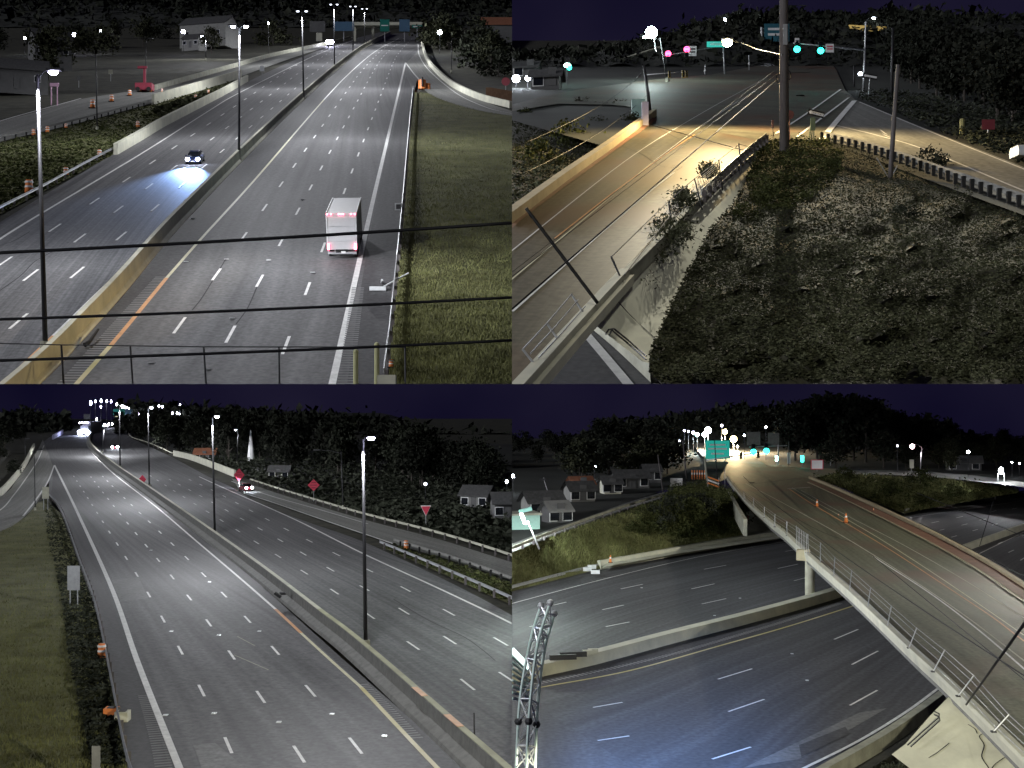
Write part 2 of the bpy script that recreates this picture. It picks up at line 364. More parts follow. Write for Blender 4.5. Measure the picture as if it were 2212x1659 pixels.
def tree_meshes(kind, seed):
    if (kind, seed) in TREES: return TREES[(kind, seed)]
    r = np.random.RandomState(seed); n = {'round': 1500, 'tall': 1300, 'bush': 900, 'bare': 260}[kind]
    # unit height tree; crown made of clumps of small leaf faces round branch ends
    cl = 34 if kind != 'bush' else 22; C = []
    for i in range(cl):
        a = r.uniform(0, 6.28); t = r.uniform(0, 1); R0 = {'round': .36, 'tall': .20, 'bush': .75, 'bare': .25}[kind]
        z = {'round': .30, 'tall': .18, 'bush': .08, 'bare': .3}[kind] + (.66 if kind != 'bush' else .75) * t; w = R0 * math.sqrt(max(.05, 1 - (2 * t - .85) ** 2 * .8)) * r.uniform(.35, 1)
        C.append((w * math.cos(a), w * math.sin(a), z))
    C = np.array(C); pick = r.randint(0, cl, n); cs = r.uniform(.05, .11, cl) * (1.7 if kind == 'bush' else 1)
    p = C[pick] + r.normal(size=(n, 3)) * cs[pick][:, None] * np.array([1, 1, .75]); s = r.uniform(.018, .045, n)[:, None] * (1.6 if kind == 'bush' else 1)
    u = r.normal(size=(n, 3)); u /= np.linalg.norm(u, axis=1)[:, None]; w = r.normal(size=(n, 3)); w -= u * (u * w).sum(1)[:, None]; w /= np.linalg.norm(w, axis=1)[:, None]
    V = np.stack([p - u * s, p - w * s * .7, p + u * s, p + w * s * .7], 1).reshape(-1, 3); V[:, 2] = np.maximum(V[:, 2], .01)
    b = MB(); hgt = .3 if kind == 'bush' else .75; b.tube([(0, 0, -.02), (.01, 0, hgt * .5), (0, .01, hgt)], .022, 6, .008)
    for i in range(0, cl, 5): b.tube([(0, 0, max(.05, C[i][2] * .55)), Vector(C[i]) * 1.0], .009, 4, .003)
    TREES[(kind, seed)] = (V, b); return TREES[(kind, seed)]
TM = {}
def tree(name, base, height, kind='round', seed=1, m=None, label='', cat='tree', group=None, width=1.0, rot=None):
    m = m or leaf_d; key = (kind, seed, m.name); t = bpy.data.objects.new(name, None); COL.objects.link(t); tag(t, label, cat, group)
    t.location = base; t.scale = (height * width, height * width, height); t.rotation_euler = (0, 0, rot if rot is not None else random.uniform(0, 6.28))
    MW[t.name] = Matrix()
    if key not in TM:
        V, b = tree_meshes(kind, seed); c = raw_mesh('crown', V, 4, m, parent=t); k = b.build('trunk', bark, t); TM[key] = (c, k)
    else:
        for q in TM[key]: d = q.copy(); COL.objects.link(d); d.parent = t; d.matrix_parent_inverse = Matrix()
    return t

MARK = []
def begin(panel, sx, sz): MARK.append((len(COL.objects), sx, sz))
def clip_all():
    """each view of the place ends at two shared cut planes (x = 0 and camera level): trim what reaches across"""
    bpy.context.view_layer.update(); obs = list(COL.objects)
    for i, (a, sx, sz) in enumerate(MARK):
        z = MARK[i + 1][0] if i + 1 < len(MARK) else len(obs)
        for o in obs[a:z]:
            if o.type != 'MESH' or o.name in NOCLIP: continue
            bb = [o.matrix_world @ Vector(c) for c in o.bound_box]; cuts = []
            e = .004
            if min(q.x * sx for q in bb) < -e: cuts.append((Vector((0, 0, 0)), Vector((sx, 0, 0))))
            if min(q.z * sz for q in bb) < -e: cuts.append((Vector((0, 0, 0)), Vector((0, 0, sz))))
            if not cuts: continue
            if o.data.users > 1: o.data = o.data.copy()
            bm = bmesh.new(); bm.from_mesh(o.data); im = o.matrix_world.inverted(); nm = o.matrix_world.to_3x3().transposed()
            for co, no in cuts:
                bmesh.ops.bisect_plane(bm, geom=bm.verts[:] + bm.edges[:] + bm.faces[:], plane_co=im @ co, plane_no=(nm @ no).normalized(), clear_inner=True, clear_outer=False)
            bm.to_mesh(o.data); bm.free()
            if len(o.data.vertices) == 0 and not o.children: bpy.data.objects.remove(o)
NOCLIP = set()
# ------------------------------------------------ shared builders for road furniture and vehicles
JERSEY = [(-.42, 0), (-.42, .08), (-.22, .35), (-.17, 1.30), (.17, 1.30), (.22, .35), (.42, .08), (.42, 0)]
SLABW = [(-.22, -.3), (-.22, 1.0), (.22, 1.0), (.22, -.3)]
def light_pole(pn, bx, by, tx, ty, label, power=0, heads=2, h=0.0, r=.17, color=(.93, .95, 1), lamp=None, arm=1.3, cap=14, group=None, lit=(1, 1), poff=None, cat='light pole'):
    base = pn.g(bx, by, h); top = pn.up(base, tx, ty)
    t = thing('light_pole', base, label, cat, group)
    MB().tube([base - Vector((0, 0, .3)), top], r, 8, r * .6).build('pole', steel_d, t, True)
    MB().tube([base - Vector((0, 0, .2)), base + Vector((0, 0, .45))], r * 2.2, 8, r * 2).build('pole_base', conc, t)
    for i in range(heads):
        sx = (-1, 1)[i] if heads == 2 else (1 if arm > 0 else -1); a = abs(arm); e = top + Vector((sx * a, -.1, .25))
        MB().tube([top - Vector((0, 0, .3)), top + Vector((sx * a * .5, 0, .15)), e], .05, 5).build('arm', steel_d, t)
        hd = MB().box(e + Vector((sx * .4, 0, .02)), (1.0, .42, .16)).build('lamp_head', steel_d, t)
        if lit[i]: MB().ball(e + Vector((sx * .3, 0, -.13)), .26, 8, (1.2, .8, .7)).build('lens', lamp or lamp_w, hd)
    if power: bat_light('road_light', top + Vector((0 if abs(arm) < 1 else (arm * 1.3), -1.4, -1.0)) + Vector(poff or (0, 0, 0)), power, color, t, cap)
    return t
def drum(pn, px, py, label, h=0.0, s=1.0):
    b = pn.g(px, py, h); t = thing('traffic_drum', b, label, 'traffic drum', 'orange traffic drums')
    MB().tube([b, b + Vector((0, 0, 1.0 * s))], .30 * s, 10, .22 * s).build('body', or_p, t, True); MB().box(b + Vector((0, 0, .04)), (.8 * s, .8 * s, .08)).build('base', rubber, t)
    for z in (.45, .78): MB().tube([b + Vector((0, 0, z * s)), b + Vector((0, 0, (z + .13) * s))], .295 * s, 10, .275 * s).build('stripe', wht_p, t)
    return t
def cone(pn, px, py, label, h=0.0, s=1.0):
    b = pn.g(px, py, h); t = thing('traffic_cone', b, label, 'traffic cone', 'orange traffic cones')
    MB().tube([b, b + Vector((0, 0, .9 * s))], .20 * s, 10, .04 * s).build('body', or_p, t, True); MB().box(b + Vector((0, 0, .03)), (.5 * s, .5 * s, .06)).build('base', rubber, t)
    MB().tube([b + Vector((0, 0, .5 * s)), b + Vector((0, 0, .65 * s))], .12 * s, 10, .095 * s).build('band', wht_p, t)
    return t
def post_sign(pn, bx, by, cx, cy, w, hgt, m, label, shape='rect', h=0.0, cat='sign', back=None, posts=1, yaw=0, roll=0, mark=None):
    """sign on its post(s); centre at (cx, cy), size in metres"""
    b = pn.g(bx, by, h); c = pn.up(b, cx, cy); t = thing('road_sign', b, label, cat); rot = Matrix.Rotation(R(yaw), 4, 'Z') @ Matrix.Rotation(R(roll), 4, 'Y')
    for k in range(posts):
        o = 0 if posts == 1 else (k - .5) * w * .6
        MB().tube([b + Vector((o, .06, -.3)), Vector((c.x + o, c.y + .06, c.z + hgt * .35))], .06, 5).build('post', steel, t)
    n = {'rect': 4, 'diamond': 4, 'triangle': 3, 'octagon': 8, 'circle': 16}[shape]
    if shape == 'rect': pr = [(-w / 2, -hgt / 2), (w / 2, -hgt / 2), (w / 2, hgt / 2), (-w / 2, hgt / 2)]
    elif shape == 'diamond': pr = [(0, -hgt / 2), (w / 2, 0), (0, hgt / 2), (-w / 2, 0)]
    elif shape == 'triangle': pr = [(0, -hgt / 2), (w / 2, hgt / 2), (-w / 2, hgt / 2)]
    else: pr = [(w / 2 * math.cos(2 * math.pi * (i + .5) / n), hgt / 2 * math.sin(2 * math.pi * (i + .5) / n)) for i in range(n)]
    def plate(s, y0, y1, mm, nm, par):
        b_ = MB(); A = [c + (rot @ Vector((x * s, y0, z * s))) for x, z in pr]; B = [c + (rot @ Vector((x * s, y1, z * s))) for x, z in pr]
        b_.poly(A); b_.poly(B[::-1])
        for i in range(len(A)): j = (i + 1) % len(A); b_.quad(A[j], A[i], B[i], B[j])
        return b_.build(nm, mm, par)
    pl = plate(1, -.02, .02, back or m, 'panel', t)
    if back: plate(.86, -.035, -.022, m, 'face', pl)
    if mark == 'text':
        for z in (.22, 0, -.22):
            q = w * .28 * (1 if z == 0 else .7); a = [c + (rot @ Vector((x, -.042, zz))) for x, zz in ((-q, z * hgt - .04), (q, z * hgt - .04), (q, z * hgt + .04), (-q, z * hgt + .04))]; MB().poly(a).build('lettering_bar', blk_p, pl)
    return t
def house(pn, px, py, w, d, hh, label, h=0.0, wm=None, rm=None, yaw=0, win=3, lit=False):
    b = pn.g(px, py, h); M4 = Matrix.Translation(b) @ Matrix.Rotation(R(yaw), 4, 'Z'); t = thing('house', b, label, 'house', m=M4)
    Q = lambda x, y, z: M4 @ Vector((x, y, z)); wm = wm or siding; rm = rm or roof_m; rh = w * .0 + d * .32
    m = MB(); rr = Matrix.Rotation(R(yaw), 3, 'Z'); m.box(Q(0, 0, hh / 2 - .5), (w, d, hh + 1), rr)
    m.poly([Q(-w / 2, -d / 2, hh), Q(-w / 2, d / 2, hh), Q(-w / 2, 0, hh + rh)]); m.poly([Q(w / 2, -d / 2, hh), Q(w / 2, d / 2, hh), Q(w / 2, 0, hh + rh)]); m.build('wall', wm, t)
    rf = MB(); e = .4
    for s in (-1, 1):
        a, bb, c_, dd = Q(-w / 2 - e, s * (d / 2 + e), hh - .2), Q(w / 2 + e, s * (d / 2 + e), hh - .2), Q(w / 2 + e, 0, hh + rh + .1), Q(-w / 2 - e, 0, hh + rh + .1)
        rf.quad(a, bb, c_, dd); u = Vector((0, 0, .18)); rf.quad(a + u, bb + u, c_ + u, dd + u); rf.quad(a, bb, bb + u, a + u)
    rf.build('roof', rm, t)
    for i in range(win):
        x = -w / 2 + w * (i + .5) / win
        if i == win // 2: MB().box(Q(x, -d / 2 - .03, 1.05), (.95, .08, 2.1), rr).build('door', siding_d, t)
        else:
            f = MB().box(Q(x, -d / 2 - .03, hh * .55), (1.3, .08, 1.3), rr).build('window', wht_p, t); MB().box(Q(x, -d / 2 - .08, hh * .55), (1.1, .04, 1.1), rr).build('pane', glass, f)
    return t
def vehicle_frame(pn, px, py, tx, ty, h=0.0):
    a = pn.g(px, py, h); b = pn.g(tx, ty, h); f = (b - a).normalized(); n = Vector((0, -pn.s, 1)).normalized(); l = n.cross(f).normalized(); n = f.cross(l)
    return Matrix(((f.x, l.x, n.x, a.x), (f.y, l.y, n.y, a.y), (f.z, l.z, n.z, a.z), (0, 0, 0, 1)))
def loft(b, secs, Q):
    """secs: (x, half width low, half width high, z low, z high)"""
    rings = []
    for x, w0, w1, z0, z1 in secs:
        zm = z0 + (z1 - z0) * .55; rings.append([Q(x, y, z) for y, z in ((-w0 * .94, z0), (-w0, z0 + .12), (-w0, zm), (-w1, z1 - .05), (-w1 * .86, z1), (w1 * .86, z1), (w1, z1 - .05), (w0, zm), (w0, z0 + .12), (w0 * .94, z0))])
    k = 10
    for i in range(len(rings) - 1):
        for j in range(k): b.quad(rings[i][j], rings[i][(j + 1) % k], rings[i + 1][(j + 1) % k], rings[i + 1][j])
    b.poly(rings[0][::-1]); b.poly(rings[-1]); return b
def car(pn, px, py, tx, ty, paint, label, head=None, tail=None, beam=0, h=0.0, cat='car', extra=None, beam_col=(.72, .78, 1)):
    M4 = vehicle_frame(pn, px, py, tx, ty, h); t = thing('car', (0, 0, 0), label, cat, m=M4); Q = lambda x, y, z: M4 @ Vector((x, y, z))
    loft(MB(), [(-2.3, .72, .66, .38, .78), (-2.2, .84, .76, .28, .98), (-1.4, .90, .80, .22, 1.02), (0, .91, .82, .20, .98), (1.1, .91, .80, .22, .94), (1.9, .86, .74, .26, .84), (2.3, .70, .60, .36, .66)], Q).build('body', paint, t, True)
    cb = loft(MB(), [(-1.75, .70, .62, .96, 1.04), (-1.15, .74, .62, .94, 1.40), (-.2, .76, .64, .92, 1.46), (.55, .75, .62, .90, 1.38), (1.25, .70, .60, .88, .94)], Q).build('windows', glass, t, True)
    loft(MB(), [(-1.1, .50, .48, 1.30, 1.43), (-.2, .56, .54, 1.38, 1.49), (.45, .54, .50, 1.30, 1.42)], Q).build('roof', paint, t, True)
    R3 = M4.to_3x3()
    for x in (-1.4, 1.42):
        for y in (-.82, .82):
            wv = MB().tube([Q(x, y - .11, .33), Q(x, y + .11, .33)], .33, 14).build('wheel', rubber, t); MB().tube([Q(x, y - .12, .33), Q(x, y + .12, .33)], .19, 10).build('rim', steel, wv)
    for y in (-.6, .6):
        MB().box(Q(2.18, y, .66), (.2, .36, .17), R3).build('headlight', head or wht_p, t); MB().box(Q(-2.27, y, .80), (.12, .34, .14), R3).build('taillight', tail or red_p, t)
        MB().box(Q(.75, y * 1.62, .98), (.14, .2, .13), R3).build('mirror', paint, t)
    MB().box(Q(2.3, 0, .42), (.06, .5, .13), R3).build('number_plate', wht_p, t); MB().box(Q(2.27, 0, .62), (.08, .7, .1), R3).build('grille', blk_p, t)
    if extra: extra(t, Q, R3)
    if beam:
        for y in (-.6, .6):
            l = bpy.data.lights.new('headlight_beam', 'SPOT'); l.energy = beam; l.color = beam_col; l.spot_size = R(44); l.spot_blend = 1; l.shadow_soft_size = .08
            o = bpy.data.objects.new('headlight_beam', l); COL.objects.link(o); o.parent = t; o.location = (2.80, y, .74)
            o.rotation_euler = Vector((1, 0, .05)).to_track_quat('-Z', 'Y').to_euler()
    return t
paint_blue = mat('paint_dark_blue', (.02, .03, .09), .3, .3, var=.05, spec=.6); paint_red = mat('paint_dark_red', (.16, .02, .03), .3, .2, var=.05, spec=.6)
paint_grey = mat('paint_grey', (.10, .10, .11), .35, .3, var=.05, spec=.6); truck_white = mat('truck_white', (.40, .40, .41), .5, var=.05, scale=2)

begin(P1, -1, 1)
# ================================================ view 1 (upper left): motorway seen from the overpass
p = P1
patch(p, 'ground', [(-320, 1659), (2212, 1659), (2212, 96), (-320, 96)], soil, -.35, 160)
# carriageways
sb = strip(p, 'road', [(-320, 1180), (-40, 985), (480, 672), (800, 500), (1080, 348), (1340, 232), (1520, 170), (1640, 140)],
           [(-320, 1990), (15, 1659), (450, 1245), (640, 1070), (1030, 700), (1312, 430), (1530, 235), (1690, 145)], asph, 0, n=40)
nb = strip(p, 'road', [(150, 1659), (400, 1420), (560, 1245), (790, 960), (1045, 690), (1330, 412), (1545, 228), (1700, 145)],
           [(1672, 1659), (1700, 1350), (1738, 950), (1765, 600), (1790, 395), (1815, 300), (1822, 190), (1830, 140)], asph, 0, n=40)
strip(p, 'road', [(1500, 1659), (1560, 1240), (1640, 800), (1720, 480), (1755, 330)], [(1666, 1659), (1697, 1350), (1735, 950), (1762, 600), (1784, 395)], asph_dark, .008, n=24)
strip(p, 'road', [(150, 1659), (400, 1420), (560, 1245), (790, 960), (1045, 690), (1330, 412), (1545, 228)], [(325, 1659), (715, 1200), (870, 1030), (1075, 800), (1295, 545), (1470, 350), (1590, 250)], asph_dark, .008, n=24)
# clip the southbound corner: everything nearer than the level of the camera is below this view
for a, b, st, stp, c, cv in (
    ((750, 1440), (1488, 408), 1440, .000234 / 2, 34, [(560, 1700), (750, 1440), (1130, 915), (1488, 408), (1560, 310), (1640, 225), (1730, 160)]),
    ((993, 1448), (1530, 463), 1480, .000234 / 2, 34, [(890, 1640), (993, 1448), (1285, 915), (1530, 463), (1590, 350), (1655, 245), (1745, 165)]),
    ((1228, 1510), (1634, 440), 1530, .000234 / 2, 34, [(1170, 1659), (1228, 1510), (1390, 1085), (1634, 440), (1675, 330), (1715, 240), (1780, 165)]),
    ((70, 1395), (1216, 433), 1420, .000228 / 2, 30, [(-80, 1530), (70, 1395), (655, 910), (1216, 433), (1330, 335), (1480, 225), (1600, 160)]),
    ((130, 1190), (1176, 403), 1213, .000228 / 2, 30, [(-180, 1440), (130, 1190), (640, 808), (1176, 403), (1290, 315), (1450, 210), (1570, 155)]),
    ((20, 1130), (1065, 425), 1153, .000228 / 2, 30, [(-250, 1320), (20, 1130), (533, 785), (1065, 425), (1250, 300), (1420, 205), (1550, 150)])):
    dashes(p, a, b, st, stp, c, nb if a[0] > 500 else sb, w=.20, frac=.27, curve=cv)
ribbon(p, 'edge_line', [(-300, 1230), (0, 1032), (178, 922), (600, 670), (900, 480), (1020, 408), (1300, 268), (1420, 215), (1540, 168)], .28, white, sb)
ribbon(p, 'edge_line', [(1435, 1659), (1590, 960), (1665, 640), (1752, 270)], .42, white, nb)
ribbon(p, 'edge_line', [(330, 1659), (480, 1490)], .32, yellow, nb)
ribbon(p, 'edge_line', [(480, 1490), (560, 1395), (720, 1200)], .30, orange_y, nb)
ribbon(p, 'edge_line', [(720, 1200), (870, 1030), (1080, 800), (1300, 545), (1400, 430)], .26, mat('paint_pale_yellow', (.62, .60, .42), .6, var=.1), nb)
ribbon(p, 'edge_line', [(1400, 430), (1480, 345), (1570, 262), (1640, 210), (1720, 168)], .26, white, nb)
ribbon(p, 'gore_line', [(1752, 270), (1790, 320), (1825, 358)], .35, white, nb)
def rumble(pn, name, pts, w, gap, m, parent, h=.018, n=10):
    path = gpath(pn, pts, h, n); b = MB(); d = 0; nx = 0
    for i in range(1, len(path)):
        s = (path[i] - path[i - 1]); sl = s.length; u = s / sl; r = Vector((u.y, -u.x, 0)).normalized() * (w / 2)
        while nx <= d + sl:
            q = path[i - 1] + u * (nx - d); b.quad(q - r, q + r, q + r + u * gap * .45, q - r + u * gap * .45); nx += gap
        d += sl
    o = b.build(name, m, parent); o['kind'] = 'stuff'; return o
rumble_l = mat('rumble_ridge', (.21, .21, .21), .8, var=.15)
rumble(p, 'rumble_strip', [(285, 1659), (480, 1440), (700, 1195)], 1.0, .55, rumble_l, nb)
rumble(p, 'rumble_strip', [(1492, 1659), (1520, 1450), (1548, 1240)], .9, .55, rumble_l, nb)
# cracks sealed with tar, patches and stains
for pts in ([(-10, 1262), (90, 1190), (150, 1130), (240, 1080)], [(975, 1120), (920, 1210), (870, 1290), (830, 1340)], [(1110, 1240), (1070, 1330), (1020, 1400)], [(0, 1060), (60, 1040), (130, 1000)]):
    ribbon(p, 'sealed_crack', pts, .09, tar, nb if pts[0][0] > 400 else sb, .012)
for x, y in ((980, 1120), (1162, 1124), (835, 945), (900, 1595), (655, 1568), (1352, 1177), (1308, 862), (805, 1130), (1005, 1375)):
    q = p.g(x, y, .02); MB().box(q, (.35, .5, .03)).build('pavement_marker', steel_l, nb)
# median barrier
md = wall(p, 'median_barrier', [(-90, 1900), (225, 1614), (410, 1415), (560, 1245), (690, 1085), (800, 960), (1045, 700), (1330, 418), (1545, 232), (1690, 150)], [(o - .45, h * 1.15) for o, h in JERSEY], conc_l, 'long concrete median barrier with yellow worn top between the carriageways', 'barrier', n=8)
ribbon(p, 'edge_line', [(15, 1655), (230, 1450)], .22, orange_y, sb); ribbon(p, 'edge_line', [(230, 1450), (450, 1238), (640, 1062), (830, 885)], .22, white, sb)
ribbon(p, 'edge_line', [(830, 885), (1020, 700), (1200, 540), (1305, 430), (1430, 318)], .22, white, sb)
sm = thing('drain_opening', p.g(370, 1478), 'dark slot cut into the foot of the concrete median near the bottom left', 'drain')
MB().tube([p.g(366, 1490, .25), p.g(385, 1478, .35), p.g(424, 1424, .65)], .16, 6, .08).build('slot', tar, sm)
# right side: grass, ramp, walls
gp = [(1676, 1659), (1702, 1350), (1740, 950), (1770, 600), (1792, 398), (1850, 402), (1960, 448), (2090, 482), (2212, 500), (2212, 1659)]
patch(p, 'grass_bank', gp, grass, lambda x, y: -.05, 70)
scatter(p, 'grass_blades', gp, blade, 0, 60000, .15, .02, blades=True)
rp = strip(p, 'ramp', [(1752, 275), (1800, 340), (1850, 402), (1960, 448), (2090, 482), (2212, 500)], [(1832, 195), (1862, 280), (1930, 350), (2010, 400), (2110, 445), (2212, 480)], asph_ramp, .01, n=20)
ribbon(p, 'edge_line', [(1806, 190), (1812, 240), (1850, 300), (1930, 372), (2010, 425), (2120, 470), (2212, 490)], .25, white, rp)
wall(p, 'ramp_wall', [(1826, 192), (1845, 255), (1880, 305), (1960, 375), (2080, 432), (2212, 468)], [(0, 0), (0, 1.25), (.5, 1.25), (.5, 0)], conc_l, 'pale concrete wall curving round the outside of the exit ramp', 'wall')
guardrail(p, [(1660, 1655), (1683, 1470), (1700, 1300), (1735, 950), (1765, 600), (1786, 392)], 'long guardrail on the grass side of the dark shoulder', spacing=4.5, cnt=60, side=-1)
MB()  # crash cushion at the gore
cc = thing('crash_cushion', p.g(1824, 385), 'orange and black crash cushion at the nose of the exit gore', 'crash cushion')
b0 = p.g(1824, 385); MB().tube([b0, b0 + Vector((0, 0, 1.9))], .85, 10, .8).build('barrel', or_p, cc); MB().tube([b0 + Vector((.1, -.9, .4)), b0 + Vector((.1, -.9, 2.3))], .22, 6).build('chevron', blk_p, cc)
MB().tube([b0 + Vector((1.0, .8, 0)), b0 + Vector((1.0, .8, 1.3))], .7, 10).build('barrel', or_p, cc)
# left side: ramp, retaining walls, verge
lp = strip(p, 'ramp', [(-300, 620), (0, 525), (150, 485), (340, 430), (600, 388), (820, 340), (1000, 292), (1200, 238), (1400, 192)], [(-300, 700), (0, 612), (200, 565), (420, 510), (640, 450), (850, 392), (1040, 330), (1230, 262), (1420, 200)], asph_ramp, .01, n=30)
ribbon(p, 'edge_line', [(-200, 590), (0, 523), (150, 480), (350, 425)], .3, white, lp)
vp = [(-320, 712), (0, 618), (200, 572), (420, 515), (650, 455), (1040, 345), (1040, 360), (700, 545), (490, 668), (0, 925), (-320, 1110)]
patch(p, 'verge', vp, grass, lambda x, y: .0, 60)
scatter(p, 'verge_grass', vp, leaf, 0, 20000, .5, .12, clump=.3)
wall(p, 'retaining_wall', [(655, 452), (760, 420), (900, 378), (1035, 336)], [(0, 0), (0, 1.9), (.5, 1.9), (.5, 0)], conc_l, 'pale retaining wall holding up the far end of the left ramp', 'wall')
wall(p, 'edge_wall', [(490, 668), (600, 605), (700, 545), (860, 462), (960, 410), (1062, 352)], [(0, 0), (0, 1.45), (.55, 1.45), (.55, 0)], conc_l, 'pale concrete barrier wall rising beside the southbound lanes', 'barrier')
wall(p, 'upper_wall', [(668, 388), (820, 345), (1000, 294), (1180, 243), (1400, 196), (1510, 168)], [(0, 0), (0, 1.1), (.4, 1.1), (.4, 0)], conc, 'grey parapet along the upper edge of the left ramp', 'barrier')
guardrail(p, [(-150, 1010), (0, 925), (180, 832), (340, 742), (490, 662)], 'guardrail beside the southbound lanes leading to the pale wall', spacing=4, cnt=60)
guardrail(p, [(-100, 640), (0, 612), (200, 567), (420, 512), (640, 452)], 'guardrail with dark posts along the lower edge of the pale left ramp', spacing=3.2, cnt=70, rail_m=conc_d, post_m=rubber)
tag(scatter(p, 'rubble', [(660, 480), (800, 430), (1000, 360), (980, 380), (700, 520)], leaf_g, 0, 1600, 1.2, .5), kind='stuff')
# lighting masts along the median
mlab = ['nearest median light pole, tall at the left with a glowing head', 'second median light pole with its foot on the barrier above the blue car', 'third median light pole, just right of the middle of the motorway', 'fourth median light pole behind the third', 'fifth median light pole, thin and far off', 'sixth median light pole beside the distant signs']
for i, (bx, by, tx, ty, pw) in enumerate(((197, 1505, 162, 322, 1), (1032, 700, 1035, 120, 1), (1312, 430, 1305, 52, 1), (1445, 305, 1443, 22, 1), (1525, 235, 1525, 30, .8), (1575, 205, 1575, 40, .8))):
    light_pole(p, bx, by, tx, ty, mlab[i], power=760 * pw, heads=1 if i == 0 else 2, arm=.7 if i == 0 else .5, lit=(1, 1), lamp=lamp_b if i == 0 else (lamp_w if i == 1 else emit('lamp_dim', (.8, .85, 1), .5)), group='light poles on the median', h=0)
# other poles
light_pole(p, 420, 560, 414, 240, 'unlit curved arm street light on the verge of the left ramp', heads=1, arm=-3.2, lit=(0,), r=.12)
light_pole(p, 630, 388, 631, 172, 'bare slender pole rising behind the red works equipment', heads=1, arm=.6, lit=(0,), r=.10)
light_pole(p, 890, 258, 888, 158, 'short street light glowing white beside the pale house', heads=1, arm=-.8, r=.12, power=250)
light_pole(p, 1950, 310, 1950, 172, 'unlit pole standing behind the ramp wall on the right', heads=1, arm=.5, lit=(0,), r=.12)
for i, (x, y, s) in enumerate(((107, 165, .35), (320, 150, .6), (432, 133, .4), (792, 137, .6), (1900, 140, .7), (1160, 100, .3))):
    b = p.g(x, 232, 0); c = p.at(x, y, b.y); t = thing('distant_lamp', b, ['faint lamp low at the far left of the dark hillside', 'bluish lamp on the dark hillside, second from the left', 'small lamp above the unlit street light', 'violet lamp left of the pale house', 'white lamp over the trees right of the distant bridge', 'faint lamp near the far signs'][i], 'lamp')
    MB().tube([b, c], .08, 5).build('post', steel_d, t); MB().ball(c, s, 8).build('globe', lamp_b if i in (1, 3) else lamp_w, t)
tl = thing('lit_gate', p.g(235, 455), 'pink lit inverted U frame with two legs beside the ramp', 'sign frame'); b = p.g(235, 455)
for dx in (-.55, .55): MB().tube([b + Vector((dx, 0, 0)), b + Vector((dx, 0, 3.7))], .10, 6).build('leg', mat('pink_steel', (.75, .45, .62), .5, var=.05), tl)
MB().box(b + Vector((0, 0, 3.75)), (1.6, .15, .6)).build('panel', mat('pink_steel', (.75, .45, .62)), tl)
# drums and works equipment
for x, y, l, s in ((400, 468, 'large red drum on the ramp in front of the unlit street light', 1.5), (482, 440, 'red drum further up the ramp right of the street light', 1.3), (560, 415, 'red and white drum left of the works equipment', 1.2), (605, 398, 'drum close against the red works equipment', 1.2), (650, 398, 'drum right of the red works equipment', 1.2), (700, 400, 'drum lying lowest right of the works equipment', .8),
                (430, 680, 'red drum on the verge above the blue car', 1.0), (285, 760, 'red drum behind the guardrail left of the motorway', 1.0), (125, 838, 'orange drum behind the guardrail beside the nearest pole', 1.5), (145, 588, 'drum on the lower ramp edge, leftmost of three', 1.0), (205, 575, 'drum on the lower ramp edge, middle of three', 1.0), (285, 556, 'small drum on the lower ramp edge, rightmost of three', .8), (900, 408, 'drum on top of the rubble by the pale wall', .9), (845, 432, 'orange drum at the foot of the rubble slope', 1.0), (595, 552, 'drum on the grass below the ramp', 1.0), (1690, 1590, 'small orange drum at the near end of the long guardrail', .5)):
    drum(p, x, y, l, s=s)
we = thing('arrow_board', p.g(625, 398), 'red works trailer with a raised mast among the drums', 'works trailer'); b = p.g(625, 398)
MB().box(b + Vector((0, 0, 1.0)), (3.4, 2.2, 1.4)).build('trailer_body', mat('machine_red', (.22, .03, .05), .6, var=.1), we); MB().box(b + Vector((0, 0, 3.3)), (.5, .4, 3.4)).build('mast', mat('machine_red', (.22, .03, .05)), we); MB().box(b + Vector((-.4, -.2, 5.0)), (1.9, .3, .5)).build('arm', mat('machine_red', (.22, .03, .05)), we)
for dx in (-1.1, 1.1): MB().tube([b + Vector((dx, -1.3, .4)), b + Vector((dx, -1.0, .4))], .45, 10).build('wheel', rubber, we)
# small furniture
post_sign(p, 478, 345, 478, 310, 1.0, 1.0, conc, 'small pale square sign high on the left hillside')
post_sign(p, 340, 372, 340, 338, .8, 1.0, siding_d, 'dim grey sign on the left hillside')
post_sign(p, 1132, 318, 1132, 296, 1.1, 1.3, steel_l, 'pale sign panel on the barrier end beyond the ramp walls')
jb = thing('junction_box', p.g(1722, 925), 'pale square box mounted on the long guardrail', 'box'); b = p.g(1722, 925); MB().box(b + Vector((0, 0, .7)), (.7, .3, .7)).build('case', steel_l, jb); MB().box(b + Vector((0, -.17, .7)), (.45, .04, .45)).build('lid', asph_dark, jb)
br = thing('leaning_pole', p.g(1660, 1245), 'pale fallen pole with a lamp head leaning over the long guardrail', 'pole'); a = p.g(1655, 1240, .2); c = p.g(1765, 1180, .9)
MB().tube([a, c], .07, 6).build('shaft', steel_l, br); MB().box(p.g(1633, 1247, .15), (1.2, .5, .3)).build('head', steel_l, br); MB().tube([p.g(1650, 1222, .0), p.g(1650, 1210, .7)], .09, 6).build('stub', steel_l, br)
for x, y0, y1, l in ((1537, 1659, 1520, 'olive marker post left of the two posts at the bottom edge'), (1628, 1659, 1490, 'taller olive marker post beside the guardrail end')):
    b = p.g(x, y0); tp = p.up(b, x, y1); t = thing('marker_post', b, l, 'post'); MB().tube([b, tp], .14, 8).build('shaft', mat('olive_concrete', (.40, .40, .22), .8, var=.1), t); MB().ball(tp, .16, 8).build('cap', mat('olive_concrete', (.4, .4, .2)), t)
MB()
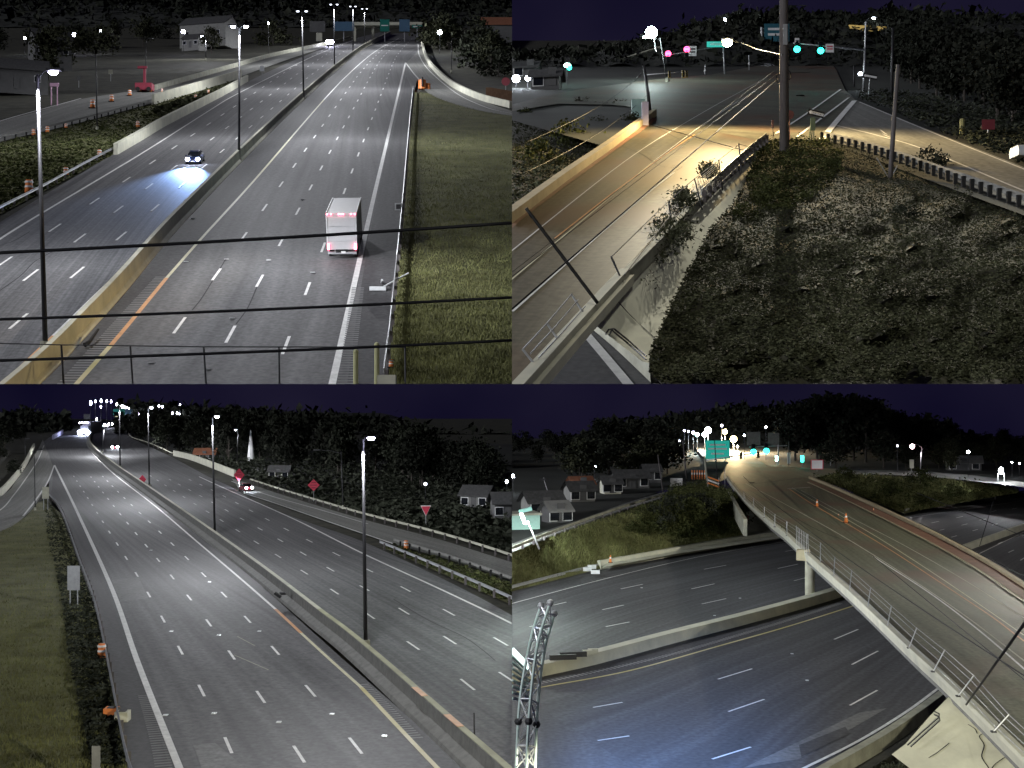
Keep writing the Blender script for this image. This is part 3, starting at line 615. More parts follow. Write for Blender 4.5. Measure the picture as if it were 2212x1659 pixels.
bx_ = thing('concrete_block', p.g(1672, 1650), 'pale concrete block at the near end of the guardrail', 'block'); MB().box(p.g(1672, 1655, .45), (1.0, .8, .9)).build('block', conc_l, bx_)
# fence on the overpass edge
fb = p.g(-40, 1658); fe = p.g(2140, 1658); ft = thing('bridge_fence', p.g(1000, 1658), 'dark rail fence along the near edge at the bottom of the picture', 'fence')
for x, ty in ((-60, 1480), (265, 1492), (563, 1497), (880, 1497), (1205, 1497), (1750, 1497)):
    b = p.g(x + (10 if x < 900 else 2), 1657); MB().tube([b, p.up(b, x, ty)], .055, 6).build('post', steel_d, ft)
MB().tube([p.up(fb, -60, 1482), p.up(fb, 265, 1490), p.up(fb, 880, 1498), p.up(fb, 1750, 1500)], .035, 5).build('rail', steel_d, ft)
# vehicles
car(p, 845, 702, 740, 795, paint_blue, 'dark blue car with glaring blue headlights driving towards the camera', head_b, None, beam=5500, beam_col=(.30, .50, 1))
for s in (-.6, .6):
    M4 = vehicle_frame(p, 845, 702, 740, 795)
def lamp_balls(t, M4, pts, r, m, nm):
    for q in pts: MB().ball(M4 @ Vector(q), r, 8, (1, 1, .8)).build(nm, m, t)
blue_car = [o for o in COL.objects if o.name == 'car'][0]; lamp_balls(blue_car, MW[blue_car.name], [(2.32, -.62, .68), (2.32, .62, .68)], .27, head_b, 'headlight_bulb')
def box_truck():
    M4 = vehicle_frame(P1, 1480, 1120, 1508, 1030); t = thing('box_truck', (0, 0, 0), 'white box truck with red tail lights seen from behind in the right lane', 'truck', m=M4); Q = lambda x, y, z: M4 @ Vector((x, y, z)); R3 = M4.to_3x3()
    MB().box(Q(4.1, 0, 2.3), (8.2, 2.45, 2.9), R3).build('cargo_box', truck_white, t)
    MB().box(Q(-.03, 0, 2.1), (.05, 2.2, 2.6), R3).build('rear_door', truck_white, t)
    for y in (-1.17, 1.17): MB().box(Q(-.05, y, 2.15), (.08, .08, 2.6), R3).build('door_frame', steel_l, t)
    for z in (1.5, 2.1, 2.7): MB().box(Q(-.07, 0, z), (.02, 2.15, .03), R3).build('door_seam', steel, t)
    MB().box(Q(9.3, 0, 1.5), (2.0, 2.2, 1.9), R3).build('cab', truck_white, t); MB().box(Q(10.1, 0, 1.9), (.5, 2.0, .8), R3).build('windscreen', glass, t)
    MB().box(Q(4.4, 0, .7), (9.2, 1.0, .25), R3).build('chassis', rubber, t); MB().box(Q(-.1, 0, .55), (.2, 2.3, .18), R3).build('bumper', steel, t)
    for x in (1.6, 2.6, 8.9):
        for y in (-1.02, 1.02): w = MB().tube([Q(x, y - .15, .5), Q(x, y + .15, .5)], .5, 14).build('wheel', rubber, t)
    for y in (-1.08, 1.08): MB().box(Q(-.14, y, 1.05), (.08, .16, .5), R3).build('taillight', tail_r, t)
    for y in (-1.1, -.8, -.18, 0, .18, .8, 1.1): MB().box(Q(-.08, y, 3.68), (.1, .12, .09), R3).build('clearance_light', tail_r, t)
    MB().box(Q(-.22, -.1, .62), (.03, .35, .16), R3).build('number_plate', wht_p, t)
    for y in (-1.2, 1.2): MB().box(Q(4.1, y, 3.77), (8.2, .06, .06), R3).build('roof_rail', steel_l, t)
box_truck()
ft2 = thing('car', p.g(1428, 200), 'distant car with a dazzling white headlight on the far bend', 'car'); b = p.g(1428, 200)
M4 = Matrix.Translation(b); Qf = lambda x, y, z: M4 @ Vector((y, -x, z))
loft(MB(), [(-2.2, .8, .7, .3, .95), (0, .9, .8, .2, 1.4), (2.2, .8, .7, .3, .8)], Qf).build('body', paint_grey, ft2); 
for d in (-.7, .7): MB().ball(b + Vector((d, -2.4, .9)), .75, 8).build('headlight', lamp_b, ft2)
# distant bridge, signs and backdrop
ov = thing('distant_bridge', p.g(1680, 178), 'far pale bridge crossing the motorway behind the green signs', 'bridge'); yb = p.g(1680, 178).y
def boxpx(pn, y, x0, y0, x1, y1, th, m, nm, par): a = pn.at(x0, y1, y); c = pn.at(x1, y0, y); return MB().box((a + c) / 2, (abs(c.x - a.x), th, abs(c.z - a.z))).build(nm, m, par)
boxpx(p, yb, 1530, 104, 1840, 118, 6, conc_l, 'deck', ov); boxpx(p, yb, 1530, 96, 1840, 101, .4, steel, 'rail', ov)
for x in (1534, 1612, 1835): boxpx(p, yb, x - 5, 118, x + 5, 182, 1.5, conc_l, 'pier', ov)
for i, (x0, y0, x1, y1, m, l) in enumerate(((1338, 92, 1405, 138, siding_d, 'grey far sign seen from the back, leftmost'), (1440, 94, 1530, 134, blue_p, 'pale blue far overhead sign left of the bridge'), (1642, 84, 1682, 136, green_p, 'green far overhead sign over the lanes'), (1725, 84, 1770, 136, blue_p, 'blue far overhead sign right of the green one'), (1780, 108, 1824, 121, green_p, 'low wide green far sign at the right end of the bridge'), (1366, 142, 1392, 178, conc_l, 'pale panel on the ground left of the dazzling headlight'))):
    t = thing('overhead_sign', p.at(x0, 180, yb - 6), l, 'sign'); boxpx(p, yb - 6, x0, y0, x1, y1, .3, m, 'panel', t); boxpx(p, yb - 5.5, (x0 + x1) / 2 - 2, y1, (x0 + x1) / 2 + 2, 182, .3, steel, 'post', t)
    if m is green_p: boxpx(p, yb - 6.3, x0 + 5, (y0 + y1) / 2 - 2, x1 - 5, (y0 + y1) / 2 + 2, .05, wht_p, 'lettering_bar', t)
# far hill closing the view and its trees
def ridge(pn, name, tops, base_py, m, depth=60, h=0.0, x_lo=None):
    """a hill: foot on the ground, crest a way behind"""
    b = MB(); pts = catmull(tops, 8); n = len(pts); rows = 5; grid = []; rg = random.Random(5); jag = [rg.uniform(0, 1) ** 1.5 for _ in pts]
    for q in pts:
        foot = pn.g(q.x, base_py, h); crest = pn.at(q.x, q.y - 3 * jag[len(grid)], foot.y + depth); col = []
        for k in range(rows + 1):
            t = k / rows; v = foot.lerp(crest, t); v.z = foot.z + (crest.z - foot.z) * math.sin(t * math.pi / 2); v.z += .4 * math.sin(q.x * .03 + k); col.append(v)
        back = crest + Vector((0, depth, -abs(crest.z - foot.z))); col.append(back); grid.append(col)
    for i in range(n - 1):
        for k in range(rows + 1): b.quad(grid[i][k], grid[i + 1][k], grid[i + 1][k + 1], grid[i][k + 1])
    o = b.build(name, m, None, True); o['kind'] = 'structure'
    # brush and treetops over the hill, too many to tell apart
    G = np.array([[list(v) for v in c[:rows + 1]] for c in grid]); N = 14000; i = RNG.randint(0, n - 1, N); k = np.minimum(rows - 1, (RNG.uniform(0, 1, N) ** .6 * rows).astype(int)); fa = RNG.uniform(0, 1, N)[:, None]; fb = RNG.uniform(0, 1, N)[:, None]
    P_ = (G[i, k] * (1 - fa) + G[i + 1, k] * fa) * (1 - fb) + (G[i, k + 1] * (1 - fa) + G[i + 1, k + 1] * fa) * fb; s_ = (P_[:, 1] / 300 * RNG.uniform(.5, 1.4, N))[:, None]; P_[:, 2] += np.abs(RNG.normal(size=N)) * s_[:, 0] * .7
    u = RNG.normal(size=(N, 3)) * s_ * .34; w = RNG.normal(size=(N, 3)) * s_ * .34; V = np.stack([P_ - u, P_ - w, P_ + u, P_ + w], 1).reshape(-1, 3) - np.array(o.location)
    raw_mesh('hill_brush', V, 4, leaf_n, parent=o)['kind'] = 'stuff'; return o
hill_m = mat('night_hillside', (.030, .032, .028), .95, var=.45, scale=.05)
ridge(p, 'hill', [(-320, 30), (200, 45), (700, 50), (1000, 40), (1300, 20), (1500, 20), (1800, 25), (2000, 30), (2212, 20)], 118, hill_m, 120)
for i in range(30):
    x = random.choice([random.uniform(-200, 1250), random.uniform(1880, 2190)]); y = random.uniform(170, 300) if x < 1250 else random.uniform(200, 420)
    if 260 < x and x < 1250: y = random.uniform(150, 330 - (x - 260) * .14)
    if x > 1880: y = min(y, 180 + (x - 1880) * .55)
    if 1040 > x > 600 and y > 260: y = 220
    tree('far_tree', p.g(x, y, -.3), random.uniform(5, 11) * (1.0 if x < 1250 else 1.1), random.choice(['round', 'bush', 'round']), 1 + i % 3, leaf_d if i % 2 else leaf_g, 'dark leafy tree on the unlit slopes beside the motorway', 'tree', 'dark trees beside the motorway')
tree('pointed_tree', p.g(195, 330), 13, 'tall', 4, leaf_g, 'pale pointed tree behind the nearest light pole head')
house(p, 70, 400, 12, 8, 4, 'dim gabled house low at the far left behind the ramp', wm=siding_d, yaw=20); house(p, 215, 300, 9, 9, 7, 'tall dim house with a steep roof behind the pink frame', wm=siding_d, yaw=30)
house(p, 905, 205, 17, 10, 7, 'pale house on the hill left of the motorway lit by a lamp', yaw=-15); house(p, 840, 215, 6, 6, 3, 'small pale shed beside the house on the hill', wm=siding, yaw=-15)
house(p, 2170, 200, 14, 12, 6, 'building with an orange roof at the right edge behind the trees', wm=siding_d, rm=roof_r)
post_sign(p, 2185, 410, 2185, 352, 1.7, 1.7, mat('dull_red', (.16, .03, .04), .7, var=.1), 'dull red round sign above the brown fence at the right edge', 'circle')
wf = thing('board_fence', p.g(2140, 430), 'brown board fence behind the ramp wall at the right', 'fence')
for i in range(9): b = p.g(2112 + i * 11, 428 + i * 2); MB().box(b + Vector((0, 0, .9)), (1.2, .12, 2.6)).build('board', mat('brown_board', (.17, .10, .06), .9, var=.2), wf)
# power cables crossing the view
for i, (y0, y1) in enumerate(((1089, 963), (1377, 1285), (1559, 1470))):
    cable('power_cable', p.at(-320, y0 + 18 * (1 - i * .3), 26), p.at(2211.9, y1, 26), .035, .028 if i else .032, ['upper black power cable crossing in front of the box truck', 'middle black power cable crossing the motorway', 'lowest black power cable just above the bottom fence'][i], m=cable_m)
begin(P3, -1, -1)
# ================================================ view 3 (lower left): the motorway the other way
p = P3
patch(p, 'ground', [(-320, 1900), (2212, 1900), (2212, 150), (1300, 150), (560, 170), (-320, 190)], soil, -.35, 160)
nb3 = strip(p, 'road', [(640, 1900), (550, 1659), (470, 1250), (410, 970), (340, 770), (265, 560), (212, 470), (215, 380), (175, 300), (185, 250), (250, 215), (380, 180)],
            [(2420, 2000), (2130, 1760), (1500, 1205), (1160, 900), (850, 640), (610, 462), (490, 370), (410, 300), (385, 265), (382, 230), (405, 200), (470, 178)], asph, 0, n=44)
sb3 = strip(p, 'road', [(2480, 1900), (2212, 1680), (1580, 1140), (1380, 985), (930, 650), (640, 448), (520, 368), (440, 305), (398, 262), (392, 228), (410, 200), (475, 178)],
            [(2500, 1230), (2212, 1000), (1640, 712), (1340, 600), (1120, 520), (1010, 450), (900, 400), (735, 312), (600, 250), (552, 222), (560, 200), (610, 180)], asph, 0, n=44)
strip(p, 'road', [(560, 1659), (478, 1250), (417, 970), (350, 770), (275, 560), (222, 470)], [(735, 1659), (600, 1235), (490, 900), (330, 545), (255, 400), (232, 352)], asph_dark, .008, n=24)
strip(p, 'road', [(1900, 1659), (1570, 1310), (1205, 980), (855, 680), (505, 395), (400, 295)], [(2130, 1760), (1500, 1205), (1160, 900), (850, 640), (610, 462), (440, 325)], asph_dark, .008, n=24)
SP = .0001125
for cv, st, rd in (([(1030, 1680), (985, 1555), (867, 1317), (775, 1142), (636, 898), (541, 745), (444, 595), (365, 470), (310, 385)], 1595, nb3),
               ([(1350, 1690), (1290, 1595), (1122, 1345), (893, 1020), (737, 825), (583, 640), (470, 500), (380, 385)], 1635, nb3),
               ([(1640, 1700), (1535, 1560), (1335, 1318), (1057, 1003), (868, 812), (683, 632), (540, 495), (425, 380)], 1597, nb3),
               ([(2500, 1700), (2017, 1295), (1778, 1125), (1432, 888), (1192, 737), (953, 587), (797, 490), (640, 390)], 1322, sb3),
               ([(2500, 1480), (2180, 1260), (1730, 972), (1418, 795), (1202, 670), (1040, 580), (860, 480), (700, 395)], 1290, sb3),
               ([(2500, 1320), (2160, 1110), (1738, 878), (1443, 730), (1235, 627), (1080, 545), (930, 465), (780, 395)], 1130, sb3)):
    dashes(p, (0, 0), (0, 0), st + (0 if rd is nb3 else 0), SP, 34, rd, w=.19, frac=.25, curve=cv)
    dashes(p, (0, 0), (0, 0), 1 / (1 / (st + 11) - SP) - 11, SP, 1, rd, w=.19, frac=.25, curve=cv)
ribbon(p, 'edge_line', [(850, 1850), (775, 1659), (600, 1215), (490, 900), (330, 545), (235, 350)], .42, white, nb3)
ribbon(p, 'edge_line', [(235, 350), (205, 425), (155, 500), (100, 570)], .3, white, nb3)
ribbon(p, 'edge_line', [(2040, 1800), (1890, 1659), (1560, 1310)], .30, yellow, nb3)
ribbon(p, 'edge_line', [(1560, 1310), (1420, 1185), (1300, 1075)], .26, mat('paint_pale_yellow', (.62, .60, .42)), nb3)
ribbon(p, 'edge_line', [(1300, 1075), (1250, 1028), (1190, 972)], .3, orange_y, nb3)
ribbon(p, 'edge_line', [(1190, 972), (1050, 850), (850, 680), (680, 535), (500, 395), (420, 320), (385, 275), (378, 240)], .26, white, nb3)
ribbon(p, 'edge_line', [(2500, 1190), (2212, 1035), (1900, 885), (1580, 738), (1280, 588), (980, 455), (860, 400)], .30, white, sb3)
ribbon(p, 'edge_line', [(1700, 690), (1400, 588), (1180, 512), (1050, 470)], .30, white, sb3)
ribbon(p, 'edge_line', [(1590, 604), (1400, 548), (1160, 480), (1000, 420)], .22, white, sb3)
rumble(p, 'rumble_strip', [(715, 1700), (690, 1570), (655, 1440), (625, 1340)], .9, .55, rumble_l, nb3)
rumble(p, 'rumble_strip', [(1800, 1530), (1700, 1430), (1570, 1300)], .8, .55, rumble_l, nb3)
for pts in ([(1010, 1170), (1080, 1200), (1160, 1235)], [(1025, 1090), (1100, 1130)], ): ribbon(p, 'sealed_crack', pts, .10, conc, nb3, .012)
for pts in ([(1700, 930), (1850, 1020), (2000, 1090), (2080, 1145), (2140, 1195)], ): ribbon(p, 'sealed_crack', pts, .09, tar, sb3, .012)
for x, y in ((945, 1085), (925, 1422), (1205, 1460), (1435, 1425), (652, 718), (740, 1068), (905, 855), (1940, 1512), (715, 1430), (1120, 1068), (1660, 1520)):
    MB().box(p.g(x, y, .02), (.3, .4, .04)).build('pavement_marker', steel_l, nb3)
patchm = asphalt('asphalt_patch', (.150, .150, .148), .06)
for q in ([(835, 1560), (930, 1550), (1060, 1659), (900, 1740)], [(480, 845), (600, 835), (640, 925), (520, 940)]): patch(p, 'patch_or_shadow', q, patchm, .014, 40, parent=nb3, kind=None)
TOP3 = [(2500, 1925), (2212, 1672), (2060, 1540), (1580, 1126), (1380, 972), (1160, 804), (930, 640), (640, 440), (520, 360), (440, 300), (396, 258), (386, 228), (404, 200), (470, 176)]
mb3 = tag(MB().sweep(gpath(p, TOP3, 1.35, 8), [(o, h - 1.35) for o, h in [(-.95, -.02), (-.85, .25), (-.30, .55), (-.24, 1.34), (.24, 1.34), (.30, .55), (.5, .1), (.5, -.02)]]).build('median_barrier', conc_d), 'long concrete median barrier in shadow, running up to the far bend', 'barrier')  # dark concrete on the faces: their shade is put into the colour
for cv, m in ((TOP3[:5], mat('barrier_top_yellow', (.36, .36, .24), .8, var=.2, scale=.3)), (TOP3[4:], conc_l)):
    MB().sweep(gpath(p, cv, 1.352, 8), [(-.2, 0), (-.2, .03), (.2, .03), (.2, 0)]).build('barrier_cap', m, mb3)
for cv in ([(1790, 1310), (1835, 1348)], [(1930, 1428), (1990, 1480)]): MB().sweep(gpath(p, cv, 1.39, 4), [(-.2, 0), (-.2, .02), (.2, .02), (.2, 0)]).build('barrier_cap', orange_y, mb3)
# left bank, ramp, wall
gp = [(-320, 700), (0, 636), (60, 605), (110, 575), (165, 512), (200, 500), (262, 560), (336, 770), (405, 970), (465, 1250), (545, 1659), (600, 1900), (-320, 1900)]
patch(p, 'grass_bank', gp, grass, -.02, 70)
scatter(p, 'grass_blades', gp, blade, 0, 50000, .16, .02, blades=True)
scatter(p, 'roadside_weeds', [(190, 500), (262, 560), (336, 770), (405, 970), (465, 1250), (545, 1659), (400, 1659), (300, 1200), (260, 900), (200, 640)], leaf_d, 0, 9000, .35, .25, clump=.5)
rp3 = strip(p, 'ramp', [(-320, 730), (0, 636), (100, 578), (160, 510), (205, 425), (228, 352)], [(-320, 520), (0, 478), (60, 430), (120, 350), (160, 290), (185, 240)], asph_ramp, .008, n=20)
ribbon(p, 'edge_line', [(190, 265), (160, 335), (100, 425), (55, 485), (0, 545), (-150, 640)], .25, white, rp3)
wall(p, 'ramp_wall', [(-100, 520), (0, 487), (50, 440), (110, 360), (150, 275)], [(0, 0), (0, 1.3), (-.5, 1.3), (-.5, 0)], conc_l, 'pale wall curving along the left ramp', 'wall')
guardrail(p, [(640, 1900), (550, 1659), (470, 1250), (410, 970), (340, 770), (265, 560), (210, 490)], 'long guardrail between the grass bank and the dark shoulder', spacing=3.6, cnt=70, side=-1, hr=.65)
# right side: ramp, guardrails, verge
rr3 = strip(p, 'ramp', [(2500, 960), (2212, 850), (1960, 765), (1700, 690), (1400, 590), (1150, 500), (1040, 462)], [(2500, 850), (2212, 770), (1900, 672), (1570, 585), (1230, 482), (1060, 425), (1000, 408)], asph_ramp, .010, n=24)
vp3 = [(1700, 700), (1960, 775), (2212, 862), (2500, 970), (2500, 1100), (2212, 955), (1900, 815), (1650, 705)]
patch(p, 'verge', vp3, grass, .02, 60); scatter(p, 'verge_grass', vp3, leaf, 0, 5000, .5, .2, clump=.3)
guardrail(p, [(2500, 880), (2212, 765), (1900, 665), (1570, 578), (1230, 475), (1080, 425)], 'upper guardrail along the outside of the right ramp', spacing=4.5, cnt=70, side=1, rail_m=conc)
guardrail(p, [(2500, 1000), (2212, 868), (1960, 775), (1700, 695)], 'guardrail with dark posts on the inner edge of the right ramp', spacing=3.2, cnt=50, rail_m=conc_d, post_m=rubber)
guardrail(p, [(2500, 1100), (2212, 955), (1900, 815), (1640, 704)], 'double guardrail between the right carriageway and the verge', spacing=4.5, cnt=50, side=1)
wall(p, 'edge_wall', [(1010, 402), (900, 358), (820, 328), (748, 310)], [(0, 0), (0, 1.5), (.5, 1.5), (.5, 0)], conc_l, 'pale concrete wall beyond the red car on the right side', 'barrier')
guardrail(p, [(748, 310), (650, 265), (575, 240), (556, 222), (562, 200)], 'far guardrail curving behind the bend', spacing=14, cnt=30, rail_m=conc)
# median lighting masts
ml = ['nearest median light pole with a glowing vertical lamp', 'second median light pole with a starry white lamp', 'third median light pole near the pale far wall', 'fourth median light pole, thin, beside the distant lights', 'fifth median light pole at the bend', ]
for i, (bx, by, tx, ty, pw, hd) in enumerate(((1580, 1130, 1568, 240, 1, 2), (928, 650, 917, 145, 1, 2), (645, 442, 640, 105, 1, 2), (519, 360, 516, 96, .8, 2), (440, 297, 452, 180, .7, 2))):
    light_pole(p, bx, by, tx, ty, ml[i] + ' in the lower left view', power=(560 if i == 0 else 420) * pw, heads=1, arm=.35, lit=(1, 1) if i else (1, 0), lamp=lamp_b if i == 0 else lamp_w, group='light poles on the lower median')
light_pole(p, 1483, 535, 1474, 292, 'unlit curved arm street light behind the upper guardrail', heads=1, arm=-3.6, lit=(0,), r=.12)
light_pole(p, 1024, 345, 1028, 200, 'slender pole with a small lamp beside the dark trees', heads=1, arm=-.3, r=.10, power=60)
light_pole(p, 152, 545, 148, 290, 'thin unlit pole standing in the ramp at the left', heads=1, arm=.4, lit=(0,), r=.09)
light_pole(p, 110, 335, 108, 240, 'far thin pole behind the left wall', heads=1, arm=.3, lit=(0,), r=.09)
b = p.g(2050, 1545, .5); vg = thing('marker_post', b, 'short dark post on the near end of the lower median', 'post'); MB().tube([b, p.up(b, 2048, 1420)], .05, 6).build('stem', steel_d, vg)
# signs
post_sign(p, 197, 545, 197, 470, 1.1, 1.9, conc, 'pale back of a narrow road sign at the tip of the grass bank', posts=2)
post_sign(p, 318, 960, 318, 838, 1.15, 2.25, steel, 'large grey back of a road sign on two posts beside the guardrail', posts=2)
post_sign(p, 1033, 452, 1033, 393, 2.1, 2.5, red_p, 'red diamond sign above the dark red car', 'diamond', mark='text')
post_sign(p, 1355, 500, 1355, 437, 2.1, 2.1, red_p, 'red diamond sign on the slope behind the upper guardrail', 'diamond', mark='text')
post_sign(p, 1840, 625, 1840, 548, 1.5, 1.5, red_p, 'red triangular yield sign on the dark slope at the right', 'triangle', back=wht_p)
post_sign(p, 618, 428, 615, 413, 1.6, 1.9, red_p, 'tilted red sign on the median between the third and second poles', 'diamond')
for i, (x, y, l) in enumerate(((440, 1185, 'red drum behind the long guardrail'), (1755, 715, 'red and white drum at the inner ramp guardrail'))): drum(p, x, y, l, s=1.1)
for x, y, m, l in ((482, 1440, or_p, 'orange box lit up beside the guardrail'), (530, 1455, conc_l, 'pale square frame on the shoulder beside the orange box')):
    b = p.g(x, y); t = thing('roadside_box', b, l, 'box'); MB().box(b + Vector((0, 0, .3)), (.8, .8, .6)).build('case', m, t); MB().box(b + Vector((0, 0, .62)), (.45, .45, .05)).build('lid', asph_dark, t)
post_sign(p, 418, 1800, 415, 1625, .42, 1.4, conc_d, 'tall pale marker panel low in the grass at the bottom left')
for x, y in ((1200, 905), (1215, 915)): 
    b = p.g(x, y, .9)
dk = thing('debris', p.g(1205, 912), 'dark scrap lying on the lower median barrier', 'debris'); MB().box(p.g(1200, 912, 1.0), (.7, .5, .2), Matrix.Rotation(R(35), 3, 'Y')).build('scrap', rubber, dk); MB().box(p.g(1222, 905, 1.1), (.5, .8, .1), Matrix.Rotation(R(-20), 3, 'X')).build('plate', steel_d, dk)
# vehicles
def beacons(t, Q, R3):
    for x, y in ((-.6, -.5), (-.6, .5)): MB().box(Q(x, y, 1.52), (.2, .5, .1), R3).build('roof_light', tail_r, t)
car(p, 1062, 462, 985, 442, paint_red, 'dark red car with headlights on merging beside the ramp', None, None, beam=0, cat='car')
M4 = vehicle_frame(p, 1062, 462, 985, 442); rc = [o for o in COL.objects if o.name.startswith('car') and o.type == 'EMPTY'][-1]; lamp_balls(rc, MW[rc.name], [(-2.32, -.55, .75), (-2.32, .55, .75)], .26, lamp_w, 'lamp')
l = bpy.data.lights.new('headlight_beam', 'SPOT'); l.energy = 1500; l.color = (.85, .85, 1); l.spot_size = R(50); l.spot_blend = .9; o = bpy.data.objects.new('headlight_beam', l); COL.objects.link(o); o.parent = rc; o.location = (2.5, 0, .8); o.rotation_euler = Vector((1, 0, -.05)).to_track_quat('-Z', 'Y').to_euler()
car(p, 497, 282, 500, 262, paint_red, 'far car with two white rear lamps in the lower left view', None, None)
rc = [o for o in COL.objects if o.name.startswith('car') and o.type == 'EMPTY'][-1]; lamp_balls(rc, MW[rc.name], [(-2.4, -.75, .8), (-2.4, .75, .8)], .38, lamp_w, 'lamp')
tk = thing('truck', p.g(370, 222), 'distant lorry with a blue white glare of headlights on the far bend', 'truck'); b = p.g(370, 222)
MB().box(b + Vector((0, 8, 2.9)), (3.2, 15, 4.4)).build('trailer', paint_grey, tk); MB().box(b + Vector((0, -.5, 2.2)), (3.0, 2.5, 3.2)).build('cab', paint_grey, tk)
for x, z, r in ((-1.6, 1.2, .9), (1.4, 1.2, .9), (0, 1.8, .8), (-.6, 5.0, .25), (.6, 5.0, .25), (-1.6, 4.9, .25), (1.5, 4.9, .25)): MB().ball(b + Vector((x, -2.2, z)), r, 8).build('headlight', head_b if r > .5 else lamp_b, tk)
# far lights of the interchange
far = [(392, 82, .8), (412, 75, .5), (437, 73, .6), (436, 98, .5), (461, 74, .5), (480, 76, .5), (505, 88, .5), (528, 100, .4), (538, 101, .4), (547, 102, .4), (557, 105, .3), (418, 152, .5), (452, 183, 1.0), (470, 174, .5), (485, 172, .4), (602, 132, .7), (614, 128, .6), (600, 147, .4), (645, 165, .6), (573, 176, .9), (687, 96, .5), (702, 98, .4), (778, 90, .3), (745, 127, .5), (765, 125, .5), (775, 132, .4)]
for i, (x, y, s) in enumerate(far):
    b = p.g(x, 186 if y < 170 else 192); c = p.at(x, y, b.y); t = thing('distant_street_light', b, 'tiny distant street light in the cluster beyond the far bend', 'street light', 'distant street lights beyond the bend')
    MB().tube([b, c], .12, 4).build('post', steel_d, t); MB().ball(c, s * .62, 6, (1, 1, 2.2)).build('globe', lamp_b if i % 2 else lamp_w, t)
for x0, y0, x1, y1, m, l in ((490, 108, 540, 134, green_p, 'green far sign among the distant lights'), (542, 110, 572, 130, blue_p, 'blue far sign right of the green far sign'), (500, 138, 524, 144, yellow, 'thin yellow far sign under the green one'), (362, 130, 388, 152, paint_grey, 'grey far sign panel above the lorry')):
    yb = p.g(500, 190).y; t = thing('overhead_sign', p.at(x0, 190, yb), l, 'sign'); boxpx(p, yb, x0, y0, x1, y1, .4, m, 'panel', t); boxpx(p, yb + .4, (x0 + x1) / 2 - 1.5, y1, (x0 + x1) / 2 + 1.5, 190, .3, steel_d, 'post', t)
t = thing('distant_bridge', p.at(560, 190, yb + 30), 'low far bridge lit grey beyond the bend', 'bridge'); boxpx(p, yb + 30, 540, 140, 650, 148, 5, conc, 'deck', t); boxpx(p, yb + 30, 570, 148, 576, 190, 2, conc, 'pier', t); boxpx(p, yb + 30, 630, 148, 636, 190, 2, conc, 'pier', t)
wl = thing('lit_wall', p.g(245, 235), 'short violet lit wall segment at the far left of the bend', 'wall'); MB().sweep(gpath(p, [(225, 240), (268, 215)], 0, 4), [(0, 0), (0, 1.6), (.5, 1.6), (.5, 0)]).build('wall_panel', mat('violet_wall', (.55, .52, .75), .8, var=.1), wl)
# slope, houses and woods on the right
slope = lambda x, y: max(0, (560 + (x - 1230) * .28 - y)) * .006 * 3
patch(p, 'hillside', [(760, 295), (1020, 395), (1230, 455), (1570, 560), (1900, 645), (2212, 745), (2500, 850), (2500, 300), (2212, 260), (1400, 230), (900, 215), (640, 215), (600, 235)], hill_m, -.1, 90)
scatter(p, 'undergrowth', [(760, 295), (1020, 395), (1230, 460), (1570, 565), (1900, 650), (2212, 750), (2212, 420), (1400, 330), (900, 250)], leaf_d, 0, 14000, 1.1, .5, clump=1.2)
lines = [(-60, 300, 150), (20, 285, 165), (90, 250, 190), (60, 400, 330), (0, 330, 260), (180, 225, 175)]
k = 0
for i in range(46):
    x = random.uniform(610, 2150); topl = 95 + max(0, x - 700) * .03 if x < 1500 else 120 + (x - 1500) * .2; basey = random.uniform(230, 300) + max(0, x - 700) * .14; 
    b = p.g(x, basey, -.3); hh = (basey - topl - random.uniform(0, 70)) / 2 / F * b.y; k += 1
    tree('wood_tree', b, max(6, hh), ['round', 'tall', 'round'][i % 3], 1 + i % 3, leaf_n if i % 3 else leaf_d, 'tall dark tree in the wood on the right of the lower motorway', 'tree', 'wood beside the lower motorway', width=random.uniform(.8, 1.2))
for x, by, ty in lines: b = p.g(x, by, -.2); tree('wood_tree', b, (by - ty) / 2 / F * b.y, 'round', 2, leaf_d, 'dark tree behind the left ramp wall', 'tree', 'trees left of the lower motorway', width=1.2)
ridge(p, 'hill', [(500, 130), (620, 112), (780, 125), (1000, 130), (1400, 150), (1800, 200), (2212, 280)], 215, hill_m, 200)
ridge(p, 'hill', [(-320, 160), (0, 165), (120, 150), (230, 180), (300, 175)], 205, hill_m, 100)
house(p, 1210, 408, 4.2, 3, 1.6, 'small pale flat building lit beside the dark trees', wm=conc_l, win=3, yaw=-4)
house(p, 2065, 535, 4.6, 4, 2.2, 'dim grey house on the slope at the right', wm=siding, yaw=-20); house(p, 2185, 585, 4, 4, 2.6, 'dark gabled house at the right edge of the lower left view', wm=siding_d, yaw=10)
house(p, 890, 322, 5.5, 4, 1.3, 'low building with a red roof among the trees', wm=siding_d, rm=roof_r); 
w_ = thing('folded_umbrella', p.g(1083, 332), 'tall narrow white folded canopy beside the slender pole', 'canopy'); b = p.g(1083, 332); MB().tube([b, b + Vector((0, 0, 8))], 1.0, 8, .15).build('cover', wht_p, w_); MB().tube([b, b + Vector((0, 0, 1))], .3, 6).build('foot', steel, w_)
for x, y, l in ((1838, 432, 'faint pale lamp high on the right slope'), (2190, 422, 'tiny white lamp at the right edge of the wood')):
    b = p.g(x, y + 70); c = p.at(x, y, b.y); t = thing('distant_lamp', b, l, 'lamp'); MB().tube([b, c], .06, 4).build('post', steel_d, t); MB().ball(c, .3, 6).build('globe', small_w if x < 2000 else lamp_w, t)
begin(P2, 1, 1)
# ================================================ view 2 (upper right): overpass and intersection
p = P2
patch(p, 'ground', [(0, 1659), (2560, 1659), (2560, 175), (0, 175)], soil, -5.6, 160)
